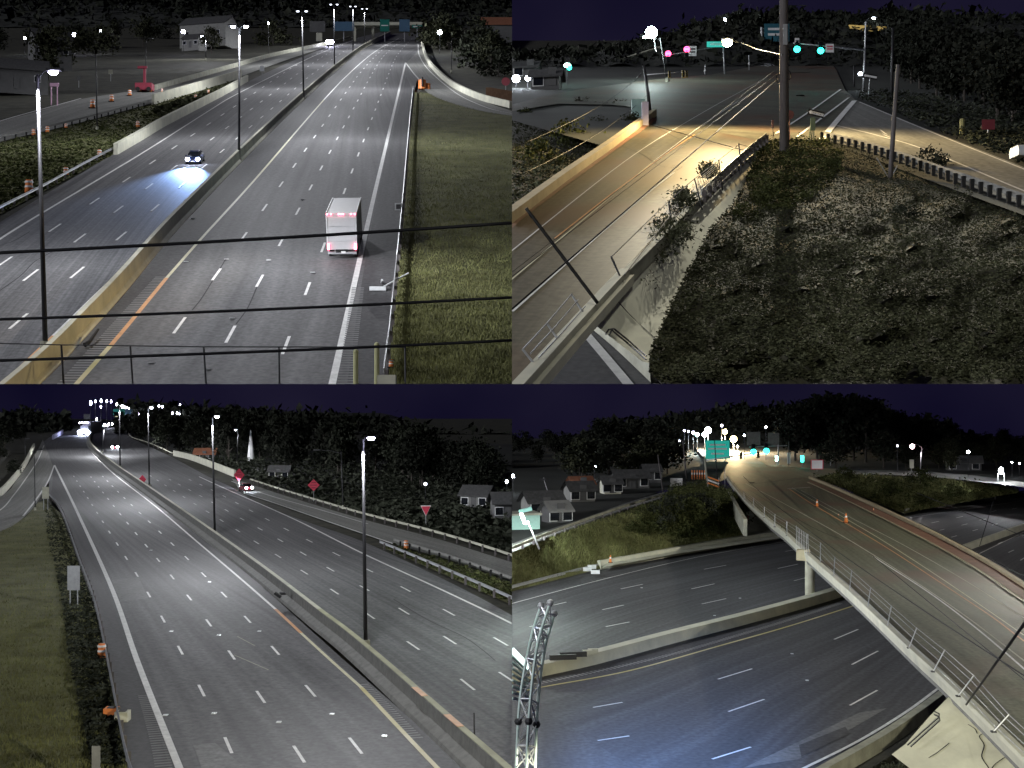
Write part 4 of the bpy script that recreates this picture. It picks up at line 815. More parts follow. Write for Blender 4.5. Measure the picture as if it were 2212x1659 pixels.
# upper terrain around the crossing, at road level
upper = [(0, 300), (300, 270), (700, 250), (1080, 215), (1400, 190), (2560, 260), (2560, 1040), (2212, 930), (1750, 760), (1550, 680), (1350, 612), (1100, 612), (1060, 640), (600, 530), (430, 640), (0, 520)]
patch(p, 'terrain', upper, hill_m, -.12, 80)
inter = [(600, 512), (585, 470), (430, 452), (200, 448), (0, 480), (0, 452), (140, 415), (300, 385), (600, 345), (860, 322), (1080, 280), (1200, 232), (1340, 222), (1400, 300), (1440, 390), (1490, 432), (1480, 470), (1360, 606), (1250, 602), (1150, 600), (1085, 612)]
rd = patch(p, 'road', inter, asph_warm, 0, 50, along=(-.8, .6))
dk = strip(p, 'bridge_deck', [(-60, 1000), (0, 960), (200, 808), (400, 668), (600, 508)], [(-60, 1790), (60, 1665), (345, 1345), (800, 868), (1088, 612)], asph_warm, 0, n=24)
rp2 = strip(p, 'ramp', [(1490, 432), (1700, 520), (1900, 600), (2212, 722), (2560, 860)], [(1360, 606), (1550, 655), (1800, 742), (2212, 890), (2560, 1020)], asph_ramp, .006, n=20)
for pts, w in (([(1140, 577), (1290, 478), (1420, 386)], .22), ([(1232, 590), (1350, 500), (1455, 421)], .22), ([(1340, 600), (1405, 520), (1480, 434)], .5)): ribbon(p, 'crosswalk_line' if w < .3 else 'stop_line', pts, w, white, rd)
ribbon(p, 'edge_line', [(1400, 541), (1600, 590), (1800, 652), (2212, 824), (2560, 960)], .16, white, rp2)
ribbon(p, 'edge_line', [(1500, 440), (1700, 524), (1900, 606), (2212, 730), (2500, 840)], .12, white, rp2)
for pts, w, m in (([(-60, 1130), (0, 1082), (480, 702), (800, 500), (1100, 335)], .07, white), ([(185, 1030), (440, 830), (700, 640), (790, 580)], .10, orange_y), ([(0, 1345), (300, 1080), (560, 855), (700, 745)], .12, white),
                  ([(-40, 1240), (0, 1205), (330, 930), (620, 690)], .07, mat('paint_pale_yellow', (.62, .60, .42))), ([(620, 690), (850, 520), (1080, 372)], .05, white)): ribbon(p, 'lane_line', pts, w, m, dk, .012)
for pts in ([(460, 625), (560, 665), (640, 715), (730, 725)], [(580, 680), (620, 690), (600, 705)], [(690, 715), (735, 720), (710, 735)], [(640, 560), (700, 590), (720, 600)], [(900, 500), (980, 540)]): ribbon(p, 'sealed_crack', pts, .035, tar, dk, .014)
mh = thing('manhole', p.g(1245, 414), 'dark manhole cover in the middle of the crossing', 'manhole'); b = p.g(1245, 414, .02); MB().tube([b, b + Vector((0, 0, .03))], .45, 14).build('cover', tar, mh)
for pts in ([(1160, 292), (1225, 297)], [(1270, 298), (1340, 290)], [(1180, 315), (1290, 312)]): ribbon(p, 'lane_line', pts, .25, white, rd)
ribbon(p, 'tyre_mark', [(1440, 405), (1470, 418), (1490, 436)], .14, tar, rd, .016); ribbon(p, 'arrow_mark', [(1590, 560), (1620, 580), (1650, 580)], .10, white, rp2); ribbon(p, 'arrow_mark', [(1600, 578), (1640, 596)], .08, white, rp2)
rust = mat('rust_sidewalk', (.20, .105, .072), .85, var=.2, scale=.6); tan = mat('tan_concrete', (.40, .34, .22), .85, var=.15, scale=.6)
strip(p, 'pavement', [(-60, 990), (0, 955), (200, 803), (400, 662), (600, 503)], [(-60, 1075), (0, 985), (200, 828), (400, 682), (625, 517)], rust, .10, n=16)
wall(p, 'parapet', [(-60, 985), (0, 940), (200, 790), (400, 650), (602, 500)], [(0, -1), (0, .55), (.45, .55), (.45, -1)], tan, 'tan concrete parapet along the far side of the overpass', 'parapet')
wall(p, 'parapet', [(-40, 1770), (62, 1658), (200, 1503), (350, 1338), (480, 1198)], [(-.1, -.5), (-.1, .30), (.22, .30), (.22, .08), (.38, .08), (.38, -.22)], conc_l, 'broad pale concrete edge of the overpass at the bottom left', 'parapet')
wall(p, 'parapet', [(480, 1198), (640, 1040), (800, 872), (960, 722), (1085, 612)], [(-.05, -.3), (-.05, .22), (.2, .22), (.2, -.3)], conc, 'narrow kerb wall continuing the overpass edge up to the crossing', 'parapet')
# side fences: posts and rails, leaning with the overpass edge
def fence(name, posts, label, rails=(1.0,), r=.035, m=None, h=.3):
    t = thing('fence', p.g(*posts[0][:2]), label, 'fence'); tops = []
    for bx, by, tx, ty in posts:
        b = p.g(bx, by, h); tp = p.up(b, tx, ty); MB().tube([b - Vector((0, 0, .4)), tp], r, 6).build('post', m or steel, t); tops.append((b, tp))
    for q in rails: MB().tube([b.lerp(tp, q) for b, tp in tops], r * .55, 5).build('rail', m or steel, t)
    return t
fence('f', [(145, 1562, 45, 1508), (240, 1460, 150, 1396), (342, 1346, 256, 1270)], 'leaning steel fence posts on the broad pale edge at the bottom left', (.3, .65, .98), m=steel)
fence('f', [(490, 1192, 428, 1108), (690, 925, 676, 868), (822, 868, 788, 770), (910, 788, 893, 690), (990, 712, 980, 620), (1052, 660, 1045, 640)], 'steel fence along the overpass edge leading up to the crossing', (.05, .98), m=steel_d)
mesh = thing('vine_fence', p.g(850, 830), 'wire mesh panel overgrown with dry vines between two fence posts', 'fence'); A, B = p.g(822, 860, .3), p.g(910, 786, .3); At, Bt = p.up(A, 790, 775), p.up(B, 893, 692)
for i in range(1, 12): t_ = i / 12; MB().tube([A.lerp(B, t_), At.lerp(Bt, t_)], .009, 3).build('wire', steel_d, mesh); MB().tube([A.lerp(At, t_), B.lerp(Bt, t_)], .009, 3).build('wire', steel_d, mesh)
def vines(name, cx, cy, n, sp, label, h=.2, lf=900):
    t = thing(name, p.g(cx, cy, h), label, 'vine'); b = MB()
    for i in range(n):
        a = random.uniform(0, 6.28); x, y = cx + random.uniform(-sp, sp) * .6, cy + random.uniform(-sp, sp) * .6; pts = []
        for k in range(6): pts.append(p.g(x, y, h + random.uniform(0, .25))); a += random.uniform(-.9, .9); x += math.cos(a) * sp * .22; y += math.sin(a) * sp * .16
        b.tube(pts, .016, 3, .006)
    b.build('stem', bark, t); k = lf; X = RNG.normal(cx, sp * .45, k); Y = RNG.normal(cy, sp * .38, k); bs = np.array([p.g(a, c, h + random.uniform(0, .35)) for a, c in zip(X, Y)]); bs -= np.array(p.g(cx, cy, h))
    u = RNG.normal(size=(k, 3)) * .045; w = RNG.normal(size=(k, 3)) * .03; V = np.stack([bs - u, bs - w, bs + u, bs + w], 1).reshape(-1, 3)
    raw_mesh('leaves', V, 4, leaf_g, parent=t); return t
vines('dry_vine', 740, 850, 14, 60, 'dry vine tangle hanging on the fence left of the mesh panel'); vines('dry_vine', 850, 735, 16, 45, 'dense dry vine covering the top of the mesh panel', .6)
vines('dry_vine', 700, 985, 26, 95, 'large leafy vine spilling over the upper concrete slope', 0, 1500); vines('dry_vine', 640, 1090, 22, 60, 'curling vine stems in the middle of the pale slope', -.3, 150); vines('dry_vine', 600, 1215, 6, 55, 'few bare vine strands low on the pale slope', -.6, 15)
# abutment slope, falling away from the deck edge
ab = [(352, 1398), (420, 1290), (500, 1205), (640, 1062), (800, 895), (960, 745), (1070, 640), (1035, 740), (950, 900), (860, 1000), (780, 1150), (700, 1310), (640, 1430), (600, 1570), (560, 1560), (420, 1452)]
def fall(x, y):
    ey = 1338 - (x - 350) * .99; return -.12 - min(1.3, max(0, (y - ey) * .005))
patch(p, 'concrete_slope', ab, mat('slope_concrete', (.55, .55, .46), .9, var=.16, scale=.35, c2=(.64, .64, .52)), fall, 40)
for pts in ([(430, 1270), (520, 1370), (640, 1480)], [(395, 1310), (600, 1130)], ): 
    MB().sweep([p.g(q.x, q.y, fall(q.x, q.y) + .02) for q in catmull(pts, 6)], [(-.02, 0), (.02, 0)], False).build('joint', tar, [o for o in COL.objects if o.name == 'concrete_slope'][0])
pr = thing('pipe_rail', p.g(430, 1430, -2), 'dark bent pipe rail lying along the lower edge of the pale slope', 'rail')
for dx in (0, 14): MB().tube([p.g(405 + dx, 1445 + dx * .4, fall(405, 1440) + .1), p.g(418 + dx, 1424, fall(418, 1424) + .25), p.g(440, 1420 + dx, fall(440, 1420) + .25), p.g(500, 1468 + dx, fall(500, 1468) + .2), p.g(580, 1538 + dx, fall(580, 1538) + .2)], .03, 5).build('pipe', steel_d, pr)
# motorway far below at the bottom left
lw = strip(p, 'motorway', [(60, 1700), (200, 1530), (330, 1400)], [(700, 1720), (520, 1560), (350, 1390)], asph_dark, -5.5, n=8)
for pts, w in (([(318, 1440), (420, 1560), (520, 1680)], .22), ): MB().sweep(gpath(p, pts, -5.45, 4), [(-w, 0), (w, 0)], False).build('edge_line', white, lw)
wall(p, 'roadside_barrier', [(350, 1410), (470, 1510), (640, 1670)], [(-.2, 0), (-.2, .7), (.2, .7), (.2, 0)], conc, 'grey barrier beside the motorway far below the overpass', 'barrier', h=-5.45)
# the overgrown slope
vg = [(1072, 628), (1110, 614), (1250, 606), (1350, 612), (1550, 668), (1750, 735), (1900, 800), (2212, 905), (2560, 1040), (2560, 1659), (600, 1659), (592, 1560), (640, 1430), (700, 1300), (780, 1140), (860, 990), (950, 890), (1035, 740)]
from mathutils.noise import noise as nz_
def vh(x, y):
    k = min(1, max(0, (y - 640) / 300)); return -.15 - .5 * k - .8 * max(0, (y - 940) / 720) + k * (.45 * nz_(Vector((x * .006, y * .009, 0))) + .25 * nz_(Vector((x * .019, y * .027, 3))))
patch(p, 'slope', vg, soil, vh, 45)
scatter(p, 'ground_cover', vg, leaf_g, vh, 120000, .13, .22, clump=.10)
scatter(p, 'bright_weeds', [(1060, 640), (1110, 612), (1350, 612), (1440, 680), (1380, 800), (1200, 930), (1040, 900), (1010, 780)], leaf, vh, 12000, .17, .3, clump=.5)
for x, y, s, l in ((1120, 900, 1.3, 'rounded green bush left of the wooden pole foot'), (1380, 760, 1.1, 'pale green bush on the slope between the pole and the ramp'), (1810, 740, 1.5, 'bush standing against the ramp guardrail'), (1000, 960, 1.0, 'small bush at the edge of the pale slope'), (1700, 960, 1.0, 'dark bush below the leaning pole'), (1200, 700, .8, 'low bush hugging the foot of the wooden pole')):
    tree('bush', p.g(x, y, vh(x, y) - .1), s, 'bush', 1 + int(x) % 3, leaf if x < 1450 else leaf_d, l, 'bush')
guardrail(p, [(1345, 606), (1550, 660), (1750, 728), (1900, 785), (2212, 898), (2560, 1030)], 'guardrail with dark posts along the near side of the ramp', spacing=1.25, cnt=70, side=-1, hr=.50, rail_m=conc_d, post_m=rubber, h0=-.1)
guardrail(p, [(820, 870), (960, 735), (1050, 652), (1100, 612)], 'short guardrail beside the upper end of the overpass fence', spacing=1.9, cnt=20, side=-1, hr=.45, h0=.1)
# poles
def wood_pole(bx, by, tx, ty, r, label, h=0.0, m=None, rings=False, r2=None):
    b = p.g(bx, by, h); tp = p.up(b, tx, ty); t = thing('utility_pole', b, label, 'utility pole'); MB().tube([b - Vector((0, 0, .4)), b.lerp(tp, .5), tp], r, 10, r2 or r * .75).build('shaft', m or wood, t, True); return t, b, tp
wp, wb, wt = wood_pole(1177, 668, 1170, -1000, .31, 'thick wooden utility pole standing in front of the crossing', vh(1177, 668), r2=.22)
for dx, dy in ((-.55, 338), (.42, 325)):
    c = p.at(1172 + (25 if dx > 0 else -22), dy, wb.y); b = MB(); b.tube([c + Vector((.11 * math.cos(a * .5236), 0, .28 * math.sin(a * .5236))) for a in range(13)], .03, 5); b.build('cable_loop', rubber, wp)
MB().box(p.at(1180, 150, wb.y - .3), (.25, .2, 1.3)).build('conduit', steel, wp)
wood_pole(1632, 770, 1668, 280, .14, 'leaning utility pole rising from the slope in front of the ramp', vh(1632, 770), m=wood)
fw = thing('guy_wire', p.g(1600, 760, -.5), 'thin guy brace at the foot of the leaning pole', 'brace'); MB().tube([p.g(1625, 765, vh(1625, 765)), p.up(p.g(1625, 765, vh(1625, 765)), 1575, 680)], .025, 4).build('strut', steel, fw); MB().tube([p.g(1640, 765, vh(1625, 765)), p.up(p.g(1640, 765, vh(1625, 765)), 1665, 715)], .025, 4).build('strut', steel, fw)
wood_pole(1640, 410, 1645, 120, .16, 'straight utility pole behind the ramp', m=steel_d); wood_pole(602, 505, 570, 280, .14, 'slim dark pole at the end of the tan parapet', m=steel_d); wood_pole(1478, 370, 1478, 285, .12, 'short post left of the signal mast', m=steel_d)
light_pole(p, 672, 352, 640, 165, 'street light with a brilliant white green glow', heads=1, arm=-1.6, r=.12, lit=(1,), power=70, color=(.85, 1, .95), lamp=lamp_c, cap=5)
q = p.g(672, 352); c = p.at(602, 140, q.y); g1 = thing('street_lamp_globe', c, 'dazzling white lamp globe at the upper left of the crossing', 'lamp'); MB().ball(c, .75, 12).build('globe', emit('lamp_blaze', (.80, 1.0, .97), 16), g1); MB().tube([c + Vector((.3, 0, -.4)), c + Vector((.6, 0, -2.4))], .1, 5).build('stem', steel, g1)
# warm street light above the crossing
yl = 96; c = p.at(930, 184, yl); st = thing('street_light', p.at(1165, 250, wb.y), 'warm street light on a long arm above the crossing', 'street light')
MB().tube([p.at(1168, 236, wb.y - .3), p.at(1060, 212, yl - 3), p.at(990, 184, yl), c + Vector((.4, 0, .12))], .035, 5).build('arm', steel_d, st); hd = MB().box(c + Vector((0, 0, .2)), (.75, .34, .14)).build('lamp_head', steel, st); MB().ball(c, .34, 10, (1, .8, .9)).build('lens', lamp_y, hd)
bat_light('warm_light', c + Vector((0, -.3, -.6)), 800, (1, .74, .36), st, cap=6, cmin=.2, radius=.4)
MB()
# traffic signals
def signal(pn, c, col, label, s=1.0, sides=0, group=None):
    t = thing('traffic_signal', c, label, 'traffic signal', group); MB().box(c, (.42 * s, .3 * s, 1.15 * s)).build('housing', mat('signal_yellow', (.35, .28, .08), .6, var=.1) if col is None else rubber, t)
    for i, m in enumerate((lamp_r if col == 'r' else glass, glass, lamp_g if col == 'g' else glass)):
        z = (.36 - .36 * i) * s; o = MB().tube([c + Vector((0, -.16 * s, z)), c + Vector((0, -.22 * s, z))], (.34 if m in (lamp_r, lamp_g) else .15) * s, 12).build('lens', m, t); MB().box(c + Vector((0, -.28 * s, z + .17 * s)), (.36 * s, .25 * s, .03 * s)).build('visor', rubber, o)
    return t
def mast(pn, bx, by, tx, ty, ex, ey, label, r=.14, m=None):
    b = pn.g(bx, by); tp = pn.up(b, tx, ty); e = pn.up(b, ex, ey); t = thing('signal_mast', b, label, 'signal mast'); MB().tube([b - Vector((0, 0, .3)), tp], r, 8, r * .7).build('pole', m or steel, t, True); MB().tube([tp.lerp(b, .06), e], r * .7, 6, r * .4).build('arm', m or steel, t, True); return b
b = mast(p, 920, 320, 912, 190, 650, 242, 'signal mast holding two red lights at the far left of the crossing')
signal(p, p.up(b, 674, 247), 'r', 'red traffic light nearest the free end of the left mast arm', 1.2); signal(p, p.up(b, 754, 228), 'r', 'red traffic light in the middle of the left mast arm', 1.2)
def hang_sign(c, w, h, m, label, back=None, word=False, yaw=0):
    t = thing('hanging_sign', c, label, 'sign'); rr = Matrix.Rotation(R(yaw), 3, 'Z'); pl = MB().box(c, (w, .05, h), rr).build('panel', m, t)
    if word:
        for z in (.2, -.1): MB().box(c + Vector((0, -.04, z * h)), (w * .7, .02, h * .13), rr).build('lettering_bar', word, pl)
    return t
hang_sign(p.up(b, 779, 222) + Vector((0, -.2, 0)), 1.1, 1.4, wht_p, 'small white sign beside the middle red light', word=blk_p); hang_sign(p.up(b, 886, 193) + Vector((0, -.2, 0)), 2.9, .75, emit('lit_street_sign', (.05, .75, .62), .09), 'glowing green street name sign on the left mast', word=wht_p, yaw=0)
b = mast(p, 1518, 388, 1525, 205, 1215, 186, 'signal mast holding two green lights on the right', .16)
signal(p, p.up(b, 1230, 200), 'g', 'green traffic light at the free end of the right mast arm', 1.05); signal(p, p.up(b, 1332, 206), 'g', 'green traffic light in the middle of the right mast arm', 1.05); hang_sign(p.up(b, 1371, 210) + Vector((0, -.2, 0)), .9, .95, wht_p, 'white square turn sign beside the middle green light', word=red_p)
hang_sign(p.up(b, 1230, 176) + Vector((0, -.2, 0)), .5, .5, wht_p, 'small pale plate on top of the end green light')
MB().tube([p.up(b, 1525, 210), p.up(b, 1528, 95)], .09, 6).build('upper_pole', steel, None); o = [x for x in COL.objects if x.name.startswith('upper_pole')][-1]; tag(o, 'thin pole extending above the right signal mast', 'pole')
wl2 = thing('walk_signal', p.up(b, 1502, 322), 'small white blue pedestrian light on the right mast', 'signal'); MB().box(p.up(b, 1502, 322) + Vector((0, -.2, 0)), (.55, .2, .5)).build('case', rubber, wl2); MB().ball(p.up(b, 1502, 322) + Vector((0, -.35, 0)), .2, 8).build('lens', lamp_w, wl2)
b = p.g(602, 505); bm2 = mast(p, 604, 500, 578, 312, 760, 309, 'signal arm on the slim pole pointing right, seen from behind', .07, steel_l)
signal(p, p.up(b, 680, 322), None, 'unlit traffic signal seen from behind, left of two', .5); signal(p, p.up(b, 740, 320), None, 'unlit yellow traffic signal seen from behind, right of two', .55); signal(p, p.up(b, 754, 320), None, 'unlit traffic signal at the tip of the arm', .5)
lg = thing('distant_signal', p.g(238, 365), 'bright green light on a thin post over the dark left street', 'traffic signal'); q = p.g(238, 365); c = p.up(q, 238, 282); MB().tube([q, c], .06, 5).build('post', steel_d, lg); MB().ball(c, .42, 8, (1, .6, .6)).build('lens', lamp_c, lg); q2 = c + Vector((0, -.3, .0)); MB().ball(q2 + Vector((.25, 0, -.35)), .3, 8).build('glow_lens', lamp_g, lg)
# gantry and signs
gb = p.g(1084, 272); gt = thing('sign_gantry', gb, 'steel gantry post with a lattice arm behind the thick wooden pole', 'gantry'); MB().tube([gb, p.up(gb, 1078, 118)], .19, 8).build('post', steel, gt)
for y0 in (124, 160): MB().tube([p.up(gb, 1079, y0), p.up(gb, 1185, y0)], .06, 5).build('chord', steel, gt)
for i in range(5): MB().tube([p.up(gb, 1080 + i * 18, 124), p.up(gb, 1098 + i * 18, 160)], .04, 4).build('brace', steel, gt)
hang_sign(p.up(gb, 1142, 143) + Vector((0, -.3, 0)), 4.2, 3.0, mat('sign_dim_green', (.03, .12, .16), .5, var=.1), 'dim green destination sign on the gantry', word=wht_p)
# ONE WAY sign: white arrow on black
ow = thing('one_way_sign', p.g(1296, 604), 'black ONE WAY sign with a white arrow pointing left on green posts', 'sign'); b = p.g(1296, 604); c = p.up(b, 1313, 490)
for dx in (-.22, -.05, .12): MB().tube([b + Vector((dx, .03, -.2)), p.up(b, 1303, 508) + Vector((dx * .5, .05, 0))], .045, 5).build('post', mat('green_post', (.10, .13, .08), .7, var=.1), ow)
MB().box(p.up(b, 1300, 535) + Vector((0, .02, 0)), (.34, .05, .9)).build('back_plate', mat('green_post', (.1, .13, .08)), ow)
rr = Matrix.Rotation(R(14), 3, 'Y'); pl = MB().box(c, (1.14, .04, .42), rr).build('panel', blk_p, ow)
def on(x, z): return c + rr @ Vector((x, -.026, z))
MB().poly([on(-.52, 0), on(-.36, -.15), on(-.36, -.09), on(.53, -.09), on(.53, .09), on(-.36, .09), on(-.36, .15)]).build('arrow', wht_p, pl)
def words(txt, c, size, m, parent, rot3, name='lettering'):
    cu = bpy.data.curves.new(name, 'FONT'); cu.body = txt; cu.size = size; cu.align_x = 'CENTER'; cu.align_y = 'CENTER'; cu.extrude = .004; tmp = bpy.data.objects.new(name, cu); COL.objects.link(tmp)
    bpy.context.view_layer.update(); me = bpy.data.meshes.new_from_object(tmp); bpy.data.objects.remove(tmp); me.name = name; me.materials.clear(); me.materials.append(m)
    o = bpy.data.objects.new(name, me); COL.objects.link(o); o.parent = parent; o.matrix_local = MW[parent.name].inverted() @ (Matrix.Translation(c) @ rot3.to_4x4() @ Matrix.Rotation(R(90), 4, 'X')); return o
words('ONE WAY', on(.08, 0) + Vector((0, -.008, 0)), .17, blk_p, pl, rr)
s2 = thing('one_way_sign', p.g(1540, 412), 'dim pale arrow sign on a post beside the right signal mast', 'sign'); b = p.g(1540, 412); c2 = p.up(b, 1547, 330); MB().tube([b, c2], .05, 5).build('post', steel, s2); r2 = Matrix.Rotation(R(10), 3, 'Y'); pl2 = MB().box(c2, (1.5, .05, .5), r2).build('panel', blk_p, s2); MB().poly([c2 + r2 @ Vector((x, -.03, z)) for x, z in ((-.7, 0), (-.48, -.2), (-.48, -.1), (.7, -.1), (.7, .1), (-.48, .1), (-.48, .2))]).build('arrow', wht_p, pl2)
rs = thing('stop_sign', p.g(1200, 606), 'small dark red round headed sign seen edge of the wooden pole', 'sign'); b = p.g(1200, 606); c = p.up(b, 1199, 496); MB().tube([b, c], .045, 5).build('post', mat('rusty_post', (.16, .08, .06), .8, var=.1), rs); MB().tube([c + Vector((0, -.06, 0)), c + Vector((0, .0, 0))], .32, 8).build('panel', mat('rusty_panel', (.13, .05, .04), .7, var=.3, scale=8), rs)
mk = thing('marker_post', p.g(1128, 622), 'thin tan marker post left of the wooden pole', 'post'); b = p.g(1128, 622, -.1); MB().tube([b, p.up(b, 1126, 530)], .04, 5).build('stem', mat('tan_post', (.34, .28, .16), .8, var=.1), mk); MB().box(p.up(b, 1126, 535), (.14, .1, .5)).build('reflector', mat('rusty_post', (.16, .08, .06)), mk)
for x, y, ty, l in ((834, 322, 280, 'short white topped post on the far kerb'), (1024, 302, 238, 'slender post left of the gantry')):
    b = p.g(x, y); t = thing('marker_post', b, l, 'post'); tp = p.up(b, x, ty); MB().tube([b, tp], .07, 5).build('stem', steel, t); MB().ball(b.lerp(tp, .4), .16, 6).build('cap', wht_p, t)
# buildings and lights beyond
cn = thing('lit_canopy', p.g(1540, 300), 'warm lit slatted canopy building above the right signal mast', 'canopy'); yb = p.g(1540, 262).y; e = emit('warm_soffit', (1.0, .72, .30), .03)
def cp(x, y, dy=0): return p.at(x, y, yb + dy)
for i in range(9):
    x = 1470 + i * 13; MB().quad(cp(x, 138 + i * .6), cp(x + 12, 138.6 + i * .6), cp(min(1590, 1530 + i * 7), 208 - i * 4), cp(1520 + i * 6, 214 - i * 4)).build('slat', emit('warm_soffit', (1.0, .72, .30), .03) if i % 2 else mat('slat_tan', (.35, .28, .12), .8, var=.1), cn)
MB().box((cp(1450, 134) + cp(1610, 150)) / 2 + Vector((0, 1, .6)), ((cp(1610, 150) - cp(1450, 134)).x, 4, .8), Matrix.Rotation(R(3), 3, 'Y')).build('roof', emit('warm_edge', (1.0, .70, .22), .05), cn)
light_pole(p, 1545, 262, 1530, 82, 'tall street light with a white lamp above the lit canopy', heads=1, arm=1.0, lit=(1,), r=.08)
bl = thing('low_building', p.g(500, 262), 'long low roof with a pale edge behind the left side of the crossing', 'building'); A = p.at(330, 300, 230); B = p.at(640, 205, 230)
MB().quad(A, B, B + Vector((0, 30, -1)), A + Vector((0, 30, -1))).build('roof', roof_m, bl); MB().quad(A + Vector((0, 0, -9)), B + Vector((0, 0, -9)), B, A).build('wall', hill_m, bl); MB().tube([A.lerp(B, .25), B], .22, 4).build('roof_edge', conc, bl); MB().quad(B + Vector((0, 0, -9)), B + Vector((2, 30, -10)), B + Vector((0, 30, -1)), B).build('wall', hill_m, bl)
for i, (x, y, s, w, l) in enumerate(((18, 340, .45, 0, 'leftmost white lamp at the left edge of the crossing view'), (68, 338, .3, 0, 'second white lamp near the left edge'), (920, 86, .28, 0, 'tiny lamp high above the warm street light'), (1080, 88, .35, 0, 'left lamp of the little row over the gantry'), (1096, 88, .25, 0, 'middle lamp of the little row over the gantry'), (1112, 90, .3, 0, 'right lamp of the little row over the gantry'), (1685, 108, .3, 0, 'tiny lamp in the dark trees right of the canopy, upper'), (1680, 134, .3, 0, 'tiny lamp in the dark trees right of the canopy, lower'), (1925, 234, .2, 1, 'faint violet light among the dark trees at the right'))):
    q = p.g(x, 250 if y < 250 else y + 40); c = p.at(x, y, q.y); t = thing('distant_lamp', q, l, 'lamp'); MB().tube([q, c], .05, 4).build('post', steel_d, t); MB().ball(c, s, 8).build('globe', lamp_w if not w else small_w, t)
tag(ridge(p, 'hill', [(0, 335), (160, 320), (420, 290), (640, 228), (900, 150), (1060, 130), (1180, 118), (1400, 132), (1560, 130), (1700, 110), (2000, 130), (2560, 150)], 285, hill_m, 60), kind='structure')
for i in range(34):
    x = random.uniform(1640, 2420); y = 300 + (x - 1640) * .38 + random.uniform(-60, 60); tp = 95 + abs(x - 1760) * .18 + random.uniform(-25, 60); b = p.g(x, y, -.3)
    tree('wood_tree', b, (y - tp) / 2 / F * b.y, ['round', 'tall', 'round'][i % 3], 1 + i % 3, leaf_n, 'black leafy tree in the wood right of the crossing', 'tree', 'wood right of the crossing', width=random.uniform(.8, 1.3))
scatter(p, 'ramp_undergrowth', [(1500, 400), (1640, 400), (2212, 500), (2560, 700), (2560, 850), (2212, 715), (1900, 592), (1700, 512), (1500, 425)], leaf_d, -.1, 9000, .35, .4, clump=.6)
for i, (x, y) in enumerate(((60, 520), (300, 470), (420, 480), (520, 560), (250, 620), (380, 560), (120, 700), (470, 470))):
    tree('shrub', p.g(x, y + 30, -1.5), random.uniform(1.6, 2.6), 'bush', 1 + i % 3, leaf_g if i % 2 else leaf, 'scrubby shrub on the dark bank left of the tan parapet', 'bush', 'shrubs left of the tan parapet')
bank = [(0, 478), (200, 450), (430, 455), (590, 475), (600, 500), (400, 650), (200, 790), (0, 940)]
patch(p, 'bank', bank, soil, -1.2, 60); scatter(p, 'bank_weeds', bank, leaf_g, -1.2, 9000, .22, .3, clump=.4)
for x, y, l in ((150, 440, 'faint grey low house at the left edge of the crossing view'), (60, 395, 'second faint house roof at the left edge')):
    house(p, x, y - 60, 3.2, 2.4, 1.1, l, wm=siding_d, yaw=-10, win=2)
nb_ = thing('newspaper_box', p.g(545, 470), 'pale cyan cabinet behind the slim pole', 'cabinet'); MB().box(p.g(545, 470, .7), (1.1, .6, 1.5)).build('case', mat('cyan_box', (.30, .45, .43), .6, var=.08), nb_); MB().box(p.g(575, 495, .9), (.5, .4, 1.9)).build('post_panel', mat('violet_panel', (.4, .38, .5), .6, var=.08), nb_)
cr = thing('parked_car', p.g(2205, 700), 'pale car half hidden at the right edge behind the ramp', 'car', m=Matrix.Translation(p.g(2330, 700))); Qc = lambda x, y, z: MW[cr.name] @ Vector((x, y, z)); loft(MB(), [(-2.2, .8, .7, .3, .9), (0, .9, .8, .2, 1.0), (2.2, .8, .7, .3, .8)], Qc).build('body', steel_l, cr); loft(MB(), [(-1.6, .7, .6, .9, 1.0), (-.6, .74, .62, .9, 1.4), (.4, .74, .6, .9, 1.35), (1.1, .7, .6, .85, .92)], Qc).build('windows', glass, cr)
post_sign(p, 2058, 600, 2058, 538, .9, .7, mat('dull_red', (.16, .03, .04), .7, var=.1), 'dull red sign in the undergrowth right of the ramp'); hydr = thing('hydrant', p.g(1945, 575), 'pale yellow hydrant like marker in the undergrowth beyond the ramp', 'marker'); b = p.g(1945, 580); MB().tube([b, b + Vector((0, 0, .9))], .2, 8).build('body', mat('pale_yellow', (.2, .2, .1), .7, var=.1), hydr); MB().ball(b + Vector((0, 0, .95)), .22, 8).build('cap', mat('pale_yellow', (.5, .5, .25)), hydr)
# power and telephone cables
hl = thing('street_light', p.g(1168, 456), 'added high mast light standing right behind the thick wooden pole', 'light pole'); hb = p.g(1168, 456); ht = Vector((hb.x - .1, hb.y, 65)); MB().tube([hb, ht], .10, 6).build('pole', steel_d, hl); hd = MB().box(ht, (.5, .3, .14)).build('lamp_head', steel_d, hl); MB().ball(ht + Vector((0, -.1, -.1)), .16, 8).build('lens', lamp_w, hd)  # mast added to throw the wooden pole's shadow down the slope
hlgt = bpy.data.lights.new('added_mast_beam', 'SPOT'); hlgt.energy = 62000; hlgt.color = (1, .95, .78); hlgt.shadow_soft_size = .12; o = bpy.data.objects.new('added_mast_beam', hlgt); COL.objects.link(o); o.parent = hl; o.location = MW[hl.name].inverted() @ (ht + Vector((0, -.5, -.4))); hlgt.spot_size = R(15.5); hlgt.spot_blend = 1; o.rotation_euler = (Vector((14.5, 55, 5)) - ht).to_track_quat('-Z', 'Y').to_euler()
